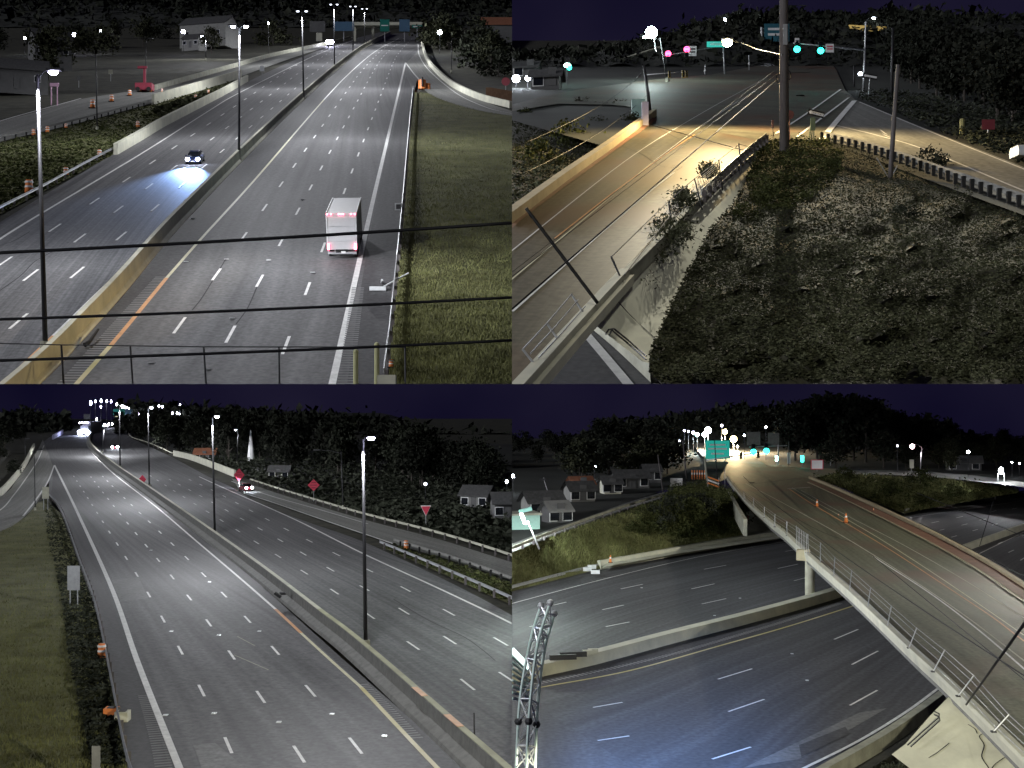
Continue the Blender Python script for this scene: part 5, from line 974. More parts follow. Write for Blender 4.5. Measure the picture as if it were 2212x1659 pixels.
# the floodlight added above the frame, unseen, to brighten the slope
fl = thing('fill_lamp', Vector((4, 4, 14)), 'floodlight added above the picture, unseen', 'fill_lamp'); MB().box((4, 4, 14), (.5, .3, .35)).build('housing', steel_d, fl); MB().box((4, 4.17, 14), (.42, .03, .28)).build('lens', lamp_w, fl)
fll = bpy.data.lights.new('fill_beam', 'SPOT'); fll.energy = 3200; fll.spot_size = R(80); fll.spot_blend = 1; fll.color = (1, .98, .86); fll.shadow_soft_size = .25; o = bpy.data.objects.new('fill_beam', fll); COL.objects.link(o); o.parent = fl; o.location = (0, .3, 0); o.rotation_euler = Vector((.30, 1, -.14)).to_track_quat('-Z', 'Y').to_euler()
A = p.at(1150, 340, wb.y)
for i, (x, y, d, r, l) in enumerate(((0, 1335, 24, .018, 'heavy black cable running from the wooden pole down to the lower left'), (0, 1195, 30, .008, 'thin cable above the heavy one'), (0, 1175, 31, .006, 'thinnest cable of the bundle over the deck'))):
    cable('power_cable', A + Vector((0, 0, i * .35)), p.at(x + .3, y, d), -.0, r, l, group=None)
cable('power_cable', p.at(0.3, 640, 60), p.at(560, 318, 150), .6, .02, 'long faint cable over the dark bank, upper'); cable('power_cable', p.at(0.3, 770, 60), p.at(600, 395, 130), .6, .02, 'long faint cable over the dark bank, lower'); cable('power_cable', p.g(602, 540, .1), p.g(1005, 650, .15), 0, .03, 'dark cable strip crossing the deck from the slim pole foot'); cable('power_cable', p.at(60, 900, 40), p.at(370, 1310, 40.5), .0, .055, 'thick dark cable dropping to the pale overpass edge')
begin(P4, 1, -1)
# ================================================ view 4 (lower right): overpass seen along its length, motorway passing below
p = P4; U = 4.6
patch(p, 'ground', [(0, 1900), (2560, 1900), (2560, 470), (0, 470)], soil, -.3, 160)
GR = [(0, 895), (380, 797), (700, 738), (1180, 662)]
sb4 = strip(p, 'motorway', [(-60, 912), (0, 897), (380, 799), (700, 740), (1180, 664), (1500, 620), (1760, 560), (2212, 488), (2560, 440)], [(-60, 1262), (110, 1222), (350, 1166), (700, 1070), (1270, 925), (1500, 858), (1955, 705), (2212, 612), (2560, 500)], asph_p4, 0, n=36)
nb4 = strip(p, 'motorway', [(-60, 1282), (110, 1240), (350, 1184), (700, 1088), (1270, 940), (1500, 872), (1975, 716), (2212, 628), (2560, 520)], [(900, 1900), (1290, 1700), (1500, 1580), (1700, 1455), (1880, 1335), (2060, 1180), (2300, 960), (2560, 760)], asph_p4, 0, n=36)
patch(p, 'shoulder', [(-60, 1290), (-60, 1900), (1000, 1900), (1290, 1700), (900, 1600), (400, 1450)], asph_p4, -.02, 80)
D4 = [((470, 885), (565, 865)), ((830, 800), (925, 783)), ((1180, 723), (1228, 715)), ((390, 975), (483, 955)), ((775, 885), (875, 863)), ((1148, 797), (1235, 778)), ((1218, 850), (1272, 836)), ((405, 1048), (507, 1028)), ((820, 950), (925, 927)), ((180, 955), (235, 942)), ((75, 1048), (105, 1043)),
      ((1812, 600), (1845, 593)), ((1920, 578), (1948, 572)), ((1848, 632), (1868, 627)), ((1942, 610), (1968, 604)), ((1898, 662), (1922, 655)), ((1990, 634), (2012, 628)), ((2020, 588), (2048, 583)), ((2074, 610), (2098, 603)), ((2070, 552), (2092, 547)), ((2160, 540), (2180, 536))]
D4n = [((890, 1275), (1037, 1230)), ((1392, 1103), (1495, 1060)), ((350, 1397), (477, 1375)), ((935, 1415), (1090, 1362)), ((1468, 1212), (1582, 1153)), ((370, 1540), (507, 1520)), ((865, 1620), (1032, 1568)), ((1460, 1388), (1578, 1323)), ((2145, 728), (2168, 717)), ((2196, 762), (2215, 750)), ((2100, 690), (2120, 682))]
for L_, rdm in ((D4, sb4), (D4n, nb4)):
    for a, b in L_: MB().sweep([p.g(*a, .02), p.g(*b, .02)], [(-.075, 0), (.075, 0)], False).build('lane_dash', white, rdm)
ribbon(p, 'edge_line', [(-60, 965), (0, 948), (400, 842), (800, 748), (1180, 680)], .14, white, sb4); ribbon(p, 'edge_line', [(1720, 577), (2212, 503), (2500, 460)], .14, white, sb4)
ribbon(p, 'edge_line', [(-60, 1350), (125, 1310), (500, 1240), (900, 1130), (1200, 1045), (1500, 950), (1700, 880)], .22, yellow, nb4); ribbon(p, 'edge_line', [(2020, 732), (2212, 640), (2400, 560)], .14, white, nb4)
ribbon(p, 'edge_line', [(1050, 1760), (1270, 1655), (1500, 1540), (1700, 1418), (1850, 1308)], .22, white, nb4)
rumble(p, 'rumble_strip', [(60, 1304), (350, 1245), (650, 1178), (900, 1108), (1200, 1018), (1420, 948)], .50, .42, mat('rumble_pale', (.34, .34, .33), .8, var=.1), nb4)
for pts in ([(190, 1000), (500, 935), (800, 880), (900, 860)], ): ribbon(p, 'sealed_crack', pts, .05, tar, sb4, .012)
for x, y, w in ((560, 880, 0), (985, 925, 0), (1275, 1280, 1), (1210, 1165, 1), (875, 1000, 0)): MB().box(p.g(x, y, .02), (.2, .25, .03)).build('pavement_marker', steel_l, nb4)
for q in ([(1000, 1659), (1500, 1420), (1620, 1400), (1240, 1620)], [(1240, 1560), (1440, 1480), (1460, 1510), (1250, 1610)]): patch(p, 'patch_or_shadow', q, patchm if q[0][0] == 1000 else asph_dark, .012 if q[0][0] == 1000 else .022, 50, parent=nb4, kind=None)  # darker second quad is a shadow painted on the road; the first a patch
# median: broad pale cap with a lower pale face
wall(p, 'median_barrier', [(-60, 1305), (110, 1266), (350, 1213), (700, 1118), (1000, 1040), (1270, 965), (1500, 895)], [(-.95, 0), (-.95, .78), (-.05, .78), (.12, 0)], conc_l, 'broad pale concrete median barrier under the pier', 'barrier')
wall(p, 'median_barrier', [(1955, 722), (2212, 628), (2560, 505)], [(-.4, 0), (-.4, .7), (.1, .7), (.2, 0)], conc_l, 'pale median barrier beyond the overpass at the right', 'barrier')
wall(p, 'edge_wall', [(382, 802), (600, 762), (800, 726), (1000, 692), (1185, 668)], [(-.4, 0), (-.4, .95), (0, .95), (.05, 0)], conc_l, 'pale concrete wall along the foot of the green bank', 'barrier')
patch(p, 'paved_strip', [(384, 795), (700, 735), (1185, 662), (1185, 625), (1010, 640), (700, 700), (430, 760)], conc_l, .55, 50)
guardrail(p, [(-60, 915), (0, 898), (200, 845), (385, 798)], 'guardrail joining the pale wall at the left of the lower right view', spacing=3, cnt=20, hr=.5)
MB(); tf = thing('barrier_end_hardware', p.g(345, 800), 'small steel hardware on the barrier end beside the green bank', 'hardware')
for x, y in ((325, 800), (345, 790), (360, 812)): MB().box(p.g(x, y, .6), (.9, .25, .4)).build('bracket', steel_l, tf)
tf = thing('barrier_gap_plates', p.g(260, 1165), 'dark and pale steel plates bridging a gap in the median barrier', 'plates')
for x, y, m in ((220, 1180, steel_d), (265, 1168, steel_d), (325, 1160, conc_l), (350, 1154, conc_l)): MB().box(p.g(x, y, .95), (1.9 if m is steel_d else .7, .3, .35), Matrix.Rotation(R(10), 3, 'Z')).build('plate', m, tf)
guardrail(p, [(1700, 560), (1900, 528), (2212, 478), (2500, 440)], 'guardrail beyond the overpass at the foot of the far green slope', spacing=6, cnt=30, hr=.6, rail_m=conc)
wall(p, 'roadside_barrier', [(1150, 1830), (1420, 1675), (1650, 1535), (1880, 1365), (2000, 1270)], [(-.25, 0), (-.25, .75), (.25, .75), (.3, 0)], conc, 'grey barrier curving along the near edge of the motorway below the overpass', 'barrier')
# upper terrain
def bankh(x, y):
    b = 895 - x * .245 if x < 400 else 797 - (x - 400) * .175; return max(0.1, min(U - .2, (b - y) / 210 * U))
bank = [(-40, 745), (150, 672), (330, 604), (500, 548), (650, 500), (700, 452), (860, 424), (960, 470), (1012, 560), (1014, 650), (700, 703), (430, 760), (382, 798), (0, 896), (-40, 905)]
patch(p, 'green_bank', bank, grass, bankh, 40); scatter(p, 'bank_grass', bank, blade, bankh, 30000, .22, .02, blades=True)
thick = [(640, 505), (700, 445), (860, 424), (960, 470), (1012, 560), (1014, 645), (800, 680), (600, 660), (480, 640), (560, 580)]
scatter(p, 'bank_thicket', thick, leaf, lambda x, y: bankh(x, y), 24000, .26, .5, clump=1.0)
for i in range(26):
    x = random.uniform(520, 985); y = random.uniform(500, 670)
    if inside(thick, [x], [y])[0]: tree('bush', p.g(x, y, bankh(x, y) - .2), random.uniform(1.4, 2.8), 'bush', 1 + i % 3, leaf if i % 2 else leaf_d, 'leafy bush in the thicket beside the overpass abutment', 'bush', 'bushes of the thicket beside the overpass')
uh = 4.3
patch(p, 'terrain', [(-40, 705), (330, 575), (650, 460), (700, 452), (860, 424), (1100, 400), (1290, 405), (1400, 392), (1500, 370), (2212, 430), (2560, 470), (2560, 235), (0, 235), (-40, 300)], hill_m, uh - .15, 70)
rp4 = strip(p, 'ramp', [(-60, 712), (0, 690), (150, 632), (330, 572), (500, 512), (660, 465)], [(-60, 752), (0, 728), (150, 665), (330, 598), (500, 538), (655, 492)], asph_ramp, uh, n=16)
ribbon(p, 'edge_line', [(-60, 738), (0, 715), (150, 655), (330, 590), (500, 530), (655, 486)], .13, white, rp4, n=6) if False else MB().sweep(gpath(p, [(-60, 742), (0, 718), (150, 658), (330, 592), (500, 532), (655, 487)], uh + .02, 6), [(-.06, 0), (.06, 0)], False).build('edge_line', white, rp4)
guardrail(p, [(-60, 755), (0, 733), (150, 670), (330, 602), (500, 542), (650, 496)], 'guardrail along the near edge of the pale ramp at the left', h0=uh, spacing=4, cnt=40, hr=.55, rail_m=conc, side=1)
rr4 = strip(p, 'ramp', [(1390, 375), (1600, 372), (1800, 380), (2000, 395), (2212, 425), (2500, 465)], [(1400, 388), (1600, 392), (1800, 402), (2000, 420), (2212, 447), (2500, 490)], asph_ramp, uh, n=16)
fs = [(1300, 408), (1400, 392), (1600, 398), (1850, 412), (2060, 432), (2190, 455), (2190, 470), (1900, 520), (1690, 560), (1500, 480), (1400, 440)]
def fsh(x, y): return max(.1, min(uh, (560 - y) / 150 * uh))
patch(p, 'green_slope', fs, grass, fsh, 40); scatter(p, 'slope_grass', fs, blade, fsh, 12000, .4, .05, blades=True); scatter(p, 'slope_weeds', fs, leaf, fsh, 4000, .5, .3, clump=.7)
for x, y, s, l in ((1765, 440, 3.2, 'round green shrub high on the far green slope'), (1905, 492, 2.6, 'pale shrub low on the far green slope'), (1440, 410, 2.2, 'small shrub near the top of the far slope'), (1640, 480, 2.4, 'shrub in the middle of the far green slope')): tree('bush', p.g(x, y, fsh(x, y)), s, 'bush', 2, leaf, l, 'bush')
# deck of the overpass
EDGE = [(925, 405), (1000, 500), (1100, 588), (1180, 652), (1280, 748), (1390, 845), (1500, 945), (1620, 1060), (1720, 1155), (1830, 1255), (1960, 1380), (2080, 1500), (2212, 1632), (2560, 1990)]
FAR = [(1292, 408), (1400, 452), (1550, 520), (1700, 590), (1850, 662), (2000, 742), (2110, 806), (2212, 872), (2560, 1090)]
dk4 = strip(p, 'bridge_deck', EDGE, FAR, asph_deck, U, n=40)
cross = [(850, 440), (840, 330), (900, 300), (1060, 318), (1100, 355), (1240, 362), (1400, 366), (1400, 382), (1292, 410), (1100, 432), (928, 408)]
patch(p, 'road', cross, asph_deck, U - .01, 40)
up4 = strip(p, 'road', [(850, 335), (812, 300), (790, 268), (800, 240), (830, 225)], [(1090, 345), (1000, 300), (930, 275), (880, 250), (850, 228)], asph_ramp, U + .01, n=10)
wall(p, 'parapet', EDGE, [(-.38, -.55), (-.38, .20), (.05, .20), (.05, -.02), (-.1, -.55)], conc_l, 'long pale concrete edge of the overpass running to the lower right corner', 'parapet', h=U)
gdr = wall(p, 'girder', EDGE[1:-1], [(-1.2, -1.1), (-1.2, -.56), (-.45, -.56), (-.45, -1.1)], conc_d, 'dark girder under the pale edge of the overpass', 'girder', h=U)
wall(p, 'parapet', FAR, [(0, 0), (0, .35), (.40, .35), (.40, -.6), (0, -.6)][::-1], tan, 'tan parapet along the far side of the overpass', 'parapet', h=U)
pv4 = strip(p, 'pavement', [(x - 4, y + 6) for x, y in FAR], [(x - 14 - i * 3, y + 14 + i * 3) for i, (x, y) in enumerate(FAR)], rust, U + .09, n=30)
MB().sweep(gpath(p, [(x - 16 - i * 3.3, y + 16 + i * 3.3) for i, (x, y) in enumerate(FAR)], U + .1, 6), [(-.07, 0), (-.07, .05), (.07, .05), (.07, 0)]).build('kerb', tan, pv4)
for pts, w, m in (([(1010, 430), (1200, 530), (1500, 700), (1900, 960), (2212, 1195), (2400, 1350)], .06, conc_l), ([(1250, 460), (1450, 570), (1700, 700), (1960, 850), (2212, 1010), (2400, 1130)], .05, conc_l), ([(1200, 455), (1300, 520), (1420, 590), (1450, 605)], .10, orange_y), ([(1450, 605), (1640, 720), (1900, 890), (2080, 1010), (2212, 1110), (2400, 1240)], .06, orange_y),
                  ([(1210, 448), (1330, 520), (1460, 592), (1640, 700), (1900, 870), (2212, 1085)], .05, mat('paint_pale_yellow', (.62, .60, .42))), ([(1560, 745), (1800, 900), (2000, 1050), (2212, 1230), (2400, 1400)], .07, white), ([(1020, 455), (1300, 620), (1480, 690)], .04, tar)):
    MB().sweep(gpath(p, pts, U + .012, 6), [(-w, 0), (w, 0)], False).build('lane_line', m, dk4)
for pts, w in (([(960, 438), (1100, 425), (1250, 405)], .12), ([(930, 365), (1080, 362), (1230, 366)], .12)): MB().sweep(gpath(p, pts, U + .015, 6), [(-w, 0), (w, 0)], False).build('expansion_joint', tar if w == .12 and pts[0][1] > 400 else rust, dk4)
MB().sweep(gpath(p, [(1190, 452), (1290, 446)], U + .015, 3), [(-.14, 0), (.14, 0)], False).build('stop_line', white, dk4)
mh = thing('manhole', p.g(1035, 425, U), 'dark manhole cover at the lit end of the overpass deck', 'manhole'); b = p.g(1035, 425, U + .02); MB().tube([b, b + Vector((0, 0, .03))], .5, 12).build('cover', tar, mh)
for x, y, l, s in ((1318, 530, 'slim orange cone on the deck between the lane lines, farther', 1.0), (1443, 600, 'orange drum like cone on the deck, nearer of the two', 1.2), (1562, 548, 'small orange marker on the rusty pavement', .4), (1410, 570, 'short orange marker between the two deck cones', .3)): cone(p, x, y, l, U, s)
# railing on the near edge
rt = thing('railing', p.g(1500, 945, U), 'long steel railing along the pale edge of the overpass', 'railing'); RP = [(1005, 500, 1000, 462), (1045, 535, 1043, 490), (1090, 577, 1090, 528), (1135, 617, 1136, 560), (1188, 655, 1187, 590), (1280, 735, 1278, 645), (1332, 775, 1333, 682), (1390, 832, 1395, 745), (1458, 893, 1468, 802), (1537, 965, 1550, 875), (1622, 1047, 1640, 955), (1715, 1140, 1750, 1050), (1820, 1242, 1872, 1145), (1928, 1348, 1998, 1255), (2080, 1502, 2150, 1425), (2240, 1650, 2320, 1580)]
prs = []
for bx, by, tx, ty in RP:
    b = p.g(bx, by, U + .15); tp = p.up(b, tx, ty); tp = b + (tp - b) * .97; MB().tube([b, tp], .035, 6).build('post', steel, rt); MB().box(b, (.22, .22, .06)).build('base_plate', steel_d, rt); prs.append((b, tp))
for q in (.22, .5, .78, .98): MB().tube([b.lerp(tp, q) for b, tp in prs], .016, 5).build('rail', steel, rt)
pg = thing('mesh_gate', p.g(1240, 690, U), 'tight group of upright bars on the railing above the pier', 'gate')
for i in range(7): b = p.g(1230 + i * 7, 700 + i * 6, U + .15); MB().tube([b, p.up(b, 1228 + i * 7.5, 612 + i * 6)], .022, 5).build('bar', steel_l, pg)
vines_ = thing('railing_vine', p.g(1080, 560, U), 'dark weeds growing through the far part of the railing', 'vine'); bb = MB()
for i in range(70):
    k = random.random(); x = 1005 + k * 190; y = 500 + k * 150; b = p.g(x, y, U + .1); bb.tube([b, b + Vector((random.uniform(-.3, .3), random.uniform(-.2, .2), random.uniform(.2, .7)))], .012, 3)
bb.build('stem', leaf, vines_)
# pier
pr4 = thing('pier', p.g(1287, 930), 'round pale pier standing on the median under the overpass', 'pier'); b = p.g(1287, 935, 0); MB().tube([b, Vector((b.x, b.y, p.g(1287, 765, U - 1.0).z if False else b.z + U - .6))], .44, 20).build('column', mat('pier_concrete', (.36, .36, .29), .8, var=.15, scale=.6), pr4, True)
c = Vector((b.x, b.y, b.z + U - .55)); MB().box(p.g(1258, 738, U - .15), (1.1, 1.0, .95), Matrix.Rotation(R(-20), 3, 'Z')).build('cap', mat('cap_concrete', (.52, .48, .32), .8, var=.1), pr4)
MB().box(c + Vector((1.2, .6, -.1)), (3.4, .9, .7), Matrix.Rotation(R(12), 3, 'Z')).build('cross_head', conc, pr4)
# abutment at the far end and slope at the near end
patch(p, 'abutment_slope', [(1012, 552), (1010, 650), (1100, 640), (1180, 652), (1120, 600), (1050, 545)], conc, lambda x, y: max(0, (650 - y) / 100 * 3.0) * .6, 40)
wall(p, 'abutment_wall', [(940, 455), (975, 520), (1016, 588)], [(0, -1.8), (0, .1), (.4, .1), (.4, -1.8)][::-1], conc, 'pale wing wall at the far end of the overpass', 'wall', h=U)
sl = [(1885, 1352), (2000, 1440), (2120, 1560), (2240, 1670), (2330, 1800), (1900, 1800), (1640, 1600), (1700, 1555), (1800, 1440)]
def slh(x, y): return 3.7 - (y - 1352) / 450 * 2.9
cs4 = patch(p, 'concrete_slope', sl, mat('slope_concrete', (.42, .42, .36)), slh, 40)
def onsl(pts, off=.02): return [p.g(q.x, q.y, slh(q.x, q.y) + off) for q in catmull(pts, 5)]
for pts in ([(2030, 1480), (2060, 1500), (2020, 1520), (2040, 1560), (2030, 1610), (2060, 1659)], [(1970, 1470), (2000, 1490), (2010, 1510)], [(2150, 1600), (2090, 1640), (2060, 1680)], [(1890, 1550), (1840, 1590), (1800, 1615)]): MB().sweep(onsl(pts), [(-.03, 0), (.03, 0)], False).build('crack', tar, cs4)
pr5 = thing('pipe_rail', p.g(1800, 1480, 2), 'dark bent pipe rail on the pale slope under the near end of the overpass', 'rail')
for dx in (0, 14): MB().tube([p.g(1710 + dx, 1560 + dx * .5, slh(1710, 1560) + .1), p.g(1845 + dx * .3, 1440 + dx, slh(1845, 1440) + .15), p.g(1846, 1425 + dx, slh(1846, 1425) + .2), p.g(1825, 1415 + dx, slh(1825, 1415) + .15)], .03, 5).build('pipe', steel_d, pr5)
for x, y, s in ((1700, 1715, 1.3), (1630, 1725, 1.1), (1760, 1730, 1.2), (2250, 1730, 1.0), (1570, 1745, 1.0)): tree('bush', p.g(x, y, .3), s * .95, 'bush', 1 + int(x) % 3, leaf_d, 'dark bush at the bottom edge beneath the pale slope', 'bush', 'bushes under the near slope')
# lattice mast at the lower left, leaning
lm = thing('lattice_mast', p.at(60, 1659, 34), 'leaning lattice mast with three bright tubes at the left edge', 'lattice mast'); yl = 34
legs = [[(10, 1900), (18, 1659), (35, 1360), (80, 1110), (125, 958)], [(58, 1900), (62, 1659), (80, 1360), (112, 1120), (165, 945)], [(98, 1900), (100, 1659), (112, 1380), (140, 1150), (184, 992)]]
lp_ = [[p.at(q.x, q.y, yl + (0, -.9, .3)[i]) for q in catmull(l, 6)] for i, l in enumerate(legs)]
for l in lp_:
    MB().tube([l[0] + Vector((0, 0, -6))] + l, .040, 6).build('leg', mat('mast_steel', (.70, .86, .80), .5, .1, var=.06), lm)
for a, b in ((0, 1), (1, 2), (0, 2)):
    for i in range(0, 24, 2):
        if i + 2 < len(lp_[a]): MB().tube([lp_[a][i], lp_[b][i + 2]], .018, 4).build('brace', steel_l, lm); MB().tube([lp_[b][i], lp_[a][i + 2]] if i % 4 else [lp_[a][i], lp_[b][i]], .018, 4).build('brace', steel_l, lm)
for l in lp_: MB().ball(l[-1], .09, 8).build('cap', steel_l, lm); MB().ball(l[10], .10, 8).build('collar', steel_d, lm)
ls = thing('sign_truss', p.at(-10, 1250, 38), 'bright greenish slatted truss poking in at the left edge beside the lattice mast', 'truss'); 
for i in range(9): 
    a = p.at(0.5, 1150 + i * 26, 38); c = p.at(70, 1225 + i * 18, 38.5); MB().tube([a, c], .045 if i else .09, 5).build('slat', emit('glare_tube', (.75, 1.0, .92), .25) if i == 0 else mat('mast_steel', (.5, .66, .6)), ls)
# poles and lamps
def up_pole(bx, by, tx, ty, label, r=.12, arm=None, lampm=None, h=uh, power=0, color=(1, 1, 1), lens=.3, m=None, cat='pole', name='pole_post'):
    b = p.g(bx, by, h); tp = p.up(b, tx, ty); t = thing(name, b, label, cat); MB().tube([b - Vector((0, 0, .3)), tp], r, 7, r * .7).build('shaft', m or steel, t, True)
    e = tp
    if arm: e = p.up(b, *arm); MB().tube([tp, tp.lerp(e, .4) + Vector((0, 0, .4)), e], r * .6, 5).build('arm', m or steel, t); MB().box(e, (.9, .4, .16)).build('lamp_head', steel_d, t)
    if lampm: MB().ball(e + Vector((0, -.1, -.15)), lens, 8).build('lens', lampm, t)
    if power: bat_light('lamp_light', e + Vector((0, -.4, -.6)), power, color, t, 8)
    return t
lt = up_pole(118, 700, 70, 598, 'leaning light pole with a blinding white tube head at the left', .09, m=steel_l, h=uh, cat='light pole', name='light_pole'); b = p.g(118, 700, uh)
MB().tube([p.up(b, 70, 598), p.up(b, 55, 600), p.up(b, 36, 550)], .14, 8).build('lamp_tube', lamp_w, lt); MB().box(p.up(b, 58, 545), (1.3, .5, .35), Matrix.Rotation(R(-15), 3, 'Y')).build('lamp_head', mat('mint_housing', (.25, .5, .42), .5, var=.05), lt)
bat_light('road_light', p.up(b, 60, 565) + Vector((0, -1, 0)), 120, (.86, 1, .93), lt, 14)
up_pole(182, 540, 140, 420, 'curved unlit street light leaning left above the houses', .07, arm=(133, 412), name='street_light', cat='street light')
up_pole(653, 462, 630, 305, 'leaning utility pole at the upper end of the pale ramp', .11, m=wood, name='utility_pole', cat='utility pole'); up_pole(755, 412, 738, 245, 'utility pole with a pale box near its top', .13, m=wood, name='utility_pole', cat='utility pole')
up_pole(890, 440, 872, 205, 'thin dark pole passing in front of the green sign', .09, m=steel_d, h=U); up_pole(1196, 352, 1196, 250, 'straight dark pole right of the green lights', .12, m=wood, name='utility_pole', cat='utility pole')
tp_ = up_pole(845, 425, 832, 318, 'stout pale post with brackets at the far end of the railing', .22, m=conc, h=U); up_pole(920, 440, 919, 358, 'short post left of the deck entrance', .07, h=U)
up_pole(1762, 402, 1770, 275, 'curved street light with a pink white lamp in front of the dark trees', .09, arm=(1728, 266), lampm=emit('lamp_pink', (1.0, .55, .62), 8), lens=.4, power=60, name='street_light', cat='street light')
for x, by, y, s, m, l in ((357, 410, 357, .55, lamp_w, 'white yard lamp above the dark houses'), (294, 400, 325, .35, small_w, 'small blue lamp left of the yard lamp'), (370, 380, 295, .3, small_w, 'faint blue lamp higher above the yard lamp'), (4, 470, 398, .45, lamp_w, 'lamp cut by the left edge of the lower right view'), (246, 470, 435, .35, lamp_w, 'low lamp among the dim houses'), (1665, 380, 267, .35, small_w, 'small lamp left of the pink lamp'), (1971, 400, 294, .5, lamp_w, 'white lamp right of the pink lamp before the trees'), (2160, 400, 338, .25, lamp_w, 'tiny lamp near the right edge, left of two'), (2192, 400, 342, .25, lamp_w, 'tiny lamp near the right edge, right of two'), (1097, 330, 186, .4, lamp_w, 'lamp high over the green lights'), (1004, 330, 222, .4, lamp_w, 'small lamp right of the warm lamps')):
    b = p.g(x, by, uh); c = p.up(b, x, y); t = thing('distant_lamp', b, l, 'lamp'); MB().tube([b, c], .05, 4).build('post', steel_d, t); MB().ball(c, s * .55, 8).build('globe', m, t)
wl4 = thing('white_marker_lamp', p.g(2113, 425, uh), 'bright white lamp on two thin posts beside the far ramp at the right', 'lamp'); b = p.g(2113, 425, uh)
for dx in (-.5, .5): MB().tube([b + Vector((dx, 0, 0)), p.up(b, 2113, 385) + Vector((dx, 0, 0))], .06, 4).build('leg', steel_l, wl4)
MB().ball(p.up(b, 2113, 374), .45, 10, (.8, .8, 1.3)).build('lens', lamp_w, wl4); bat_light('lamp_light', p.up(b, 2113, 370) + Vector((0, -1, 0)), 60, (1, 1, 1), wl4, 6)
# far crossing: lights, signals, signs
for i, (x, y, s, m, pw, l) in enumerate(((957, 238, 1.5, lamp_y, 500, 'largest warm lamp at the far crossing'), (920, 206, 1.1, lamp_y, 250, 'warm lamp left of the largest one'), (847, 200, 1.5, lamp_w, 120, 'largest white lamp of the cyan cluster'), (832, 218, 1.2, lamp_c, 0, 'white cyan lamp just below the largest white one'), (800, 218, .9, lamp_c, 0, 'cyan lamp left in the far cluster'), (783, 210, .6, lamp_b, 0, 'violet lamp left of the cyan cluster'), (762, 204, .4, lamp_w, 0, 'small white lamp left of the cluster'), (745, 202, .4, lamp_b, 0, 'leftmost lamp of the far cluster'), (906, 180, .5, lamp_b, 0, 'blue lamp high above the warm lamps'), (723, 244, .6, small_w, 0, 'dim round lamp in the trees left of the cluster'), (974, 270, .5, lamp_y, 0, 'small warm lamp below the largest one'))):
    b = p.g(x, 292, uh); c = p.up(b, x, y); t = thing('distant_street_light', b, l, 'street light'); MB().tube([b, c + Vector((0, 0, .4))], .12, 5).build('post', steel_d, t); MB().ball(c, s * .5, 10).build('lens', m, t)
    if pw: bat_light('lamp_light', c + Vector((0, -1.5, -1)), pw * 3, (1, .75, .45) if m is lamp_y else (.8, 1, 1), t, 8)
b = p.g(835, 425, U); am = thing('signal_mast', b, 'long bright signal arm reaching right over the far crossing', 'signal mast'); e = p.up(b, 1068, 295); MB().tube([p.up(b, 838, 330), e], .10, 6, .07).build('arm', steel_l, am, True)
signal(p, p.up(b, 989, 310), None, 'pale backed signal hanging in the middle of the long arm', .9); signal(p, p.up(b, 1064, 306), None, 'pale backed signal near the tip of the long arm', .9)
b = p.g(1150, 345, uh); m4 = thing('signal_mast', b, 'far signal mast with two green lights', 'signal mast'); MB().tube([b, p.up(b, 1150, 262)], .14, 6).build('pole', steel, m4); MB().tube([p.up(b, 1188, 266), p.up(b, 1025, 272)], .10, 5).build('arm', steel, m4)
signal(p, p.up(b, 1042, 280), 'g', 'left green light at the far crossing', 1.7); signal(p, p.up(b, 1097, 276), 'g', 'right green light at the far crossing', 1.7)
hang_sign(p.up(b, 1044, 236), 2.6, 2.6, conc_d, 'grey panel hanging over the left green light'); hang_sign(p.up(b, 1130, 240), 2.2, 2.6, conc_d, 'grey panel right of the green lights')
b = p.g(888, 330, U); t = thing('destination_sign', b, 'green destination sign above the far crossing', 'sign'); c = p.up(b, 888, 284); pl = MB().box(c, (4.8, .1, 3.7)).build('panel', emit('lit_green_sign', (.02, .62, .50), .06), t)
for z, w in ((1.0, 3.2), (.2, 3.8), (-.8, 2.6)): MB().box(c + Vector((0, -.08, z)), (w, .04, .32)).build('lettering_bar', wht_p, pl)
for dx in (-1.6, 1.6): MB().tube([b + Vector((dx, .1, 0)), c + Vector((dx, .1, 0))], .1, 5).build('post', steel, t)
for x, y, m, l in ((710, 425, wht_p, 'white slatted panel at the edge of the thicket'), ):
    b = p.g(x, y + 15, uh); t = thing('slatted_sign', b, l, 'sign'); 
    for k in range(4): MB().box(p.up(b, x, y - 14 + k * 9), (1.9, .08, .3)).build('slat', m, t)
    for dx in (-.8, .8): MB().tube([b + Vector((dx, .1, 0)), p.up(b, x, y - 16) + Vector((dx, .1, 0))], .05, 4).build('post', steel, t)
post_sign(p, 1318, 385, 1318, 348, 2.2, 1.7, wht_p, 'white and red sign panel on the far kerb right of the crossing', h=uh, back=red_p); post_sign(p, 1254, 360, 1254, 323, .6, 1.2, lamp_g, 'small green lit marker on the far kerb', h=uh); post_sign(p, 1376, 350, 1376, 318, .9, 1.2, conc_l, 'small pale plate on a post right of the white red sign', h=uh); post_sign(p, 1196, 350, 1196, 320, .6, 2.2, wht_p, 'white strip fixed low on the dark utility pole', h=uh); post_sign(p, 1145, 345, 1145, 322, .6, .9, lamp_c, 'small bright cyan plate beyond the crossing', h=uh); post_sign(p, 1725, 372, 1727, 345, .8, 1.6, conc_l, 'pale plate under the pink lamp', h=uh)
for i in range(6): b = p.g(778 + i * 11, 412, uh); t = thing('traffic_post', b, 'thin red and white post in the row behind the thicket', 'post', 'red posts behind the thicket'); MB().tube([b, b + Vector((0, 0, 1.5))], .12, 6).build('stem', or_p, t); MB().tube([b + Vector((0, 0, .8)), b + Vector((0, 0, 1.1))], .14, 6).build('band', wht_p, t)
hb4 = thing('striped_barricade', p.g(870, 448, U), 'striped red and white barricade at the end of the railing', 'barricade'); b = p.g(870, 448, U)
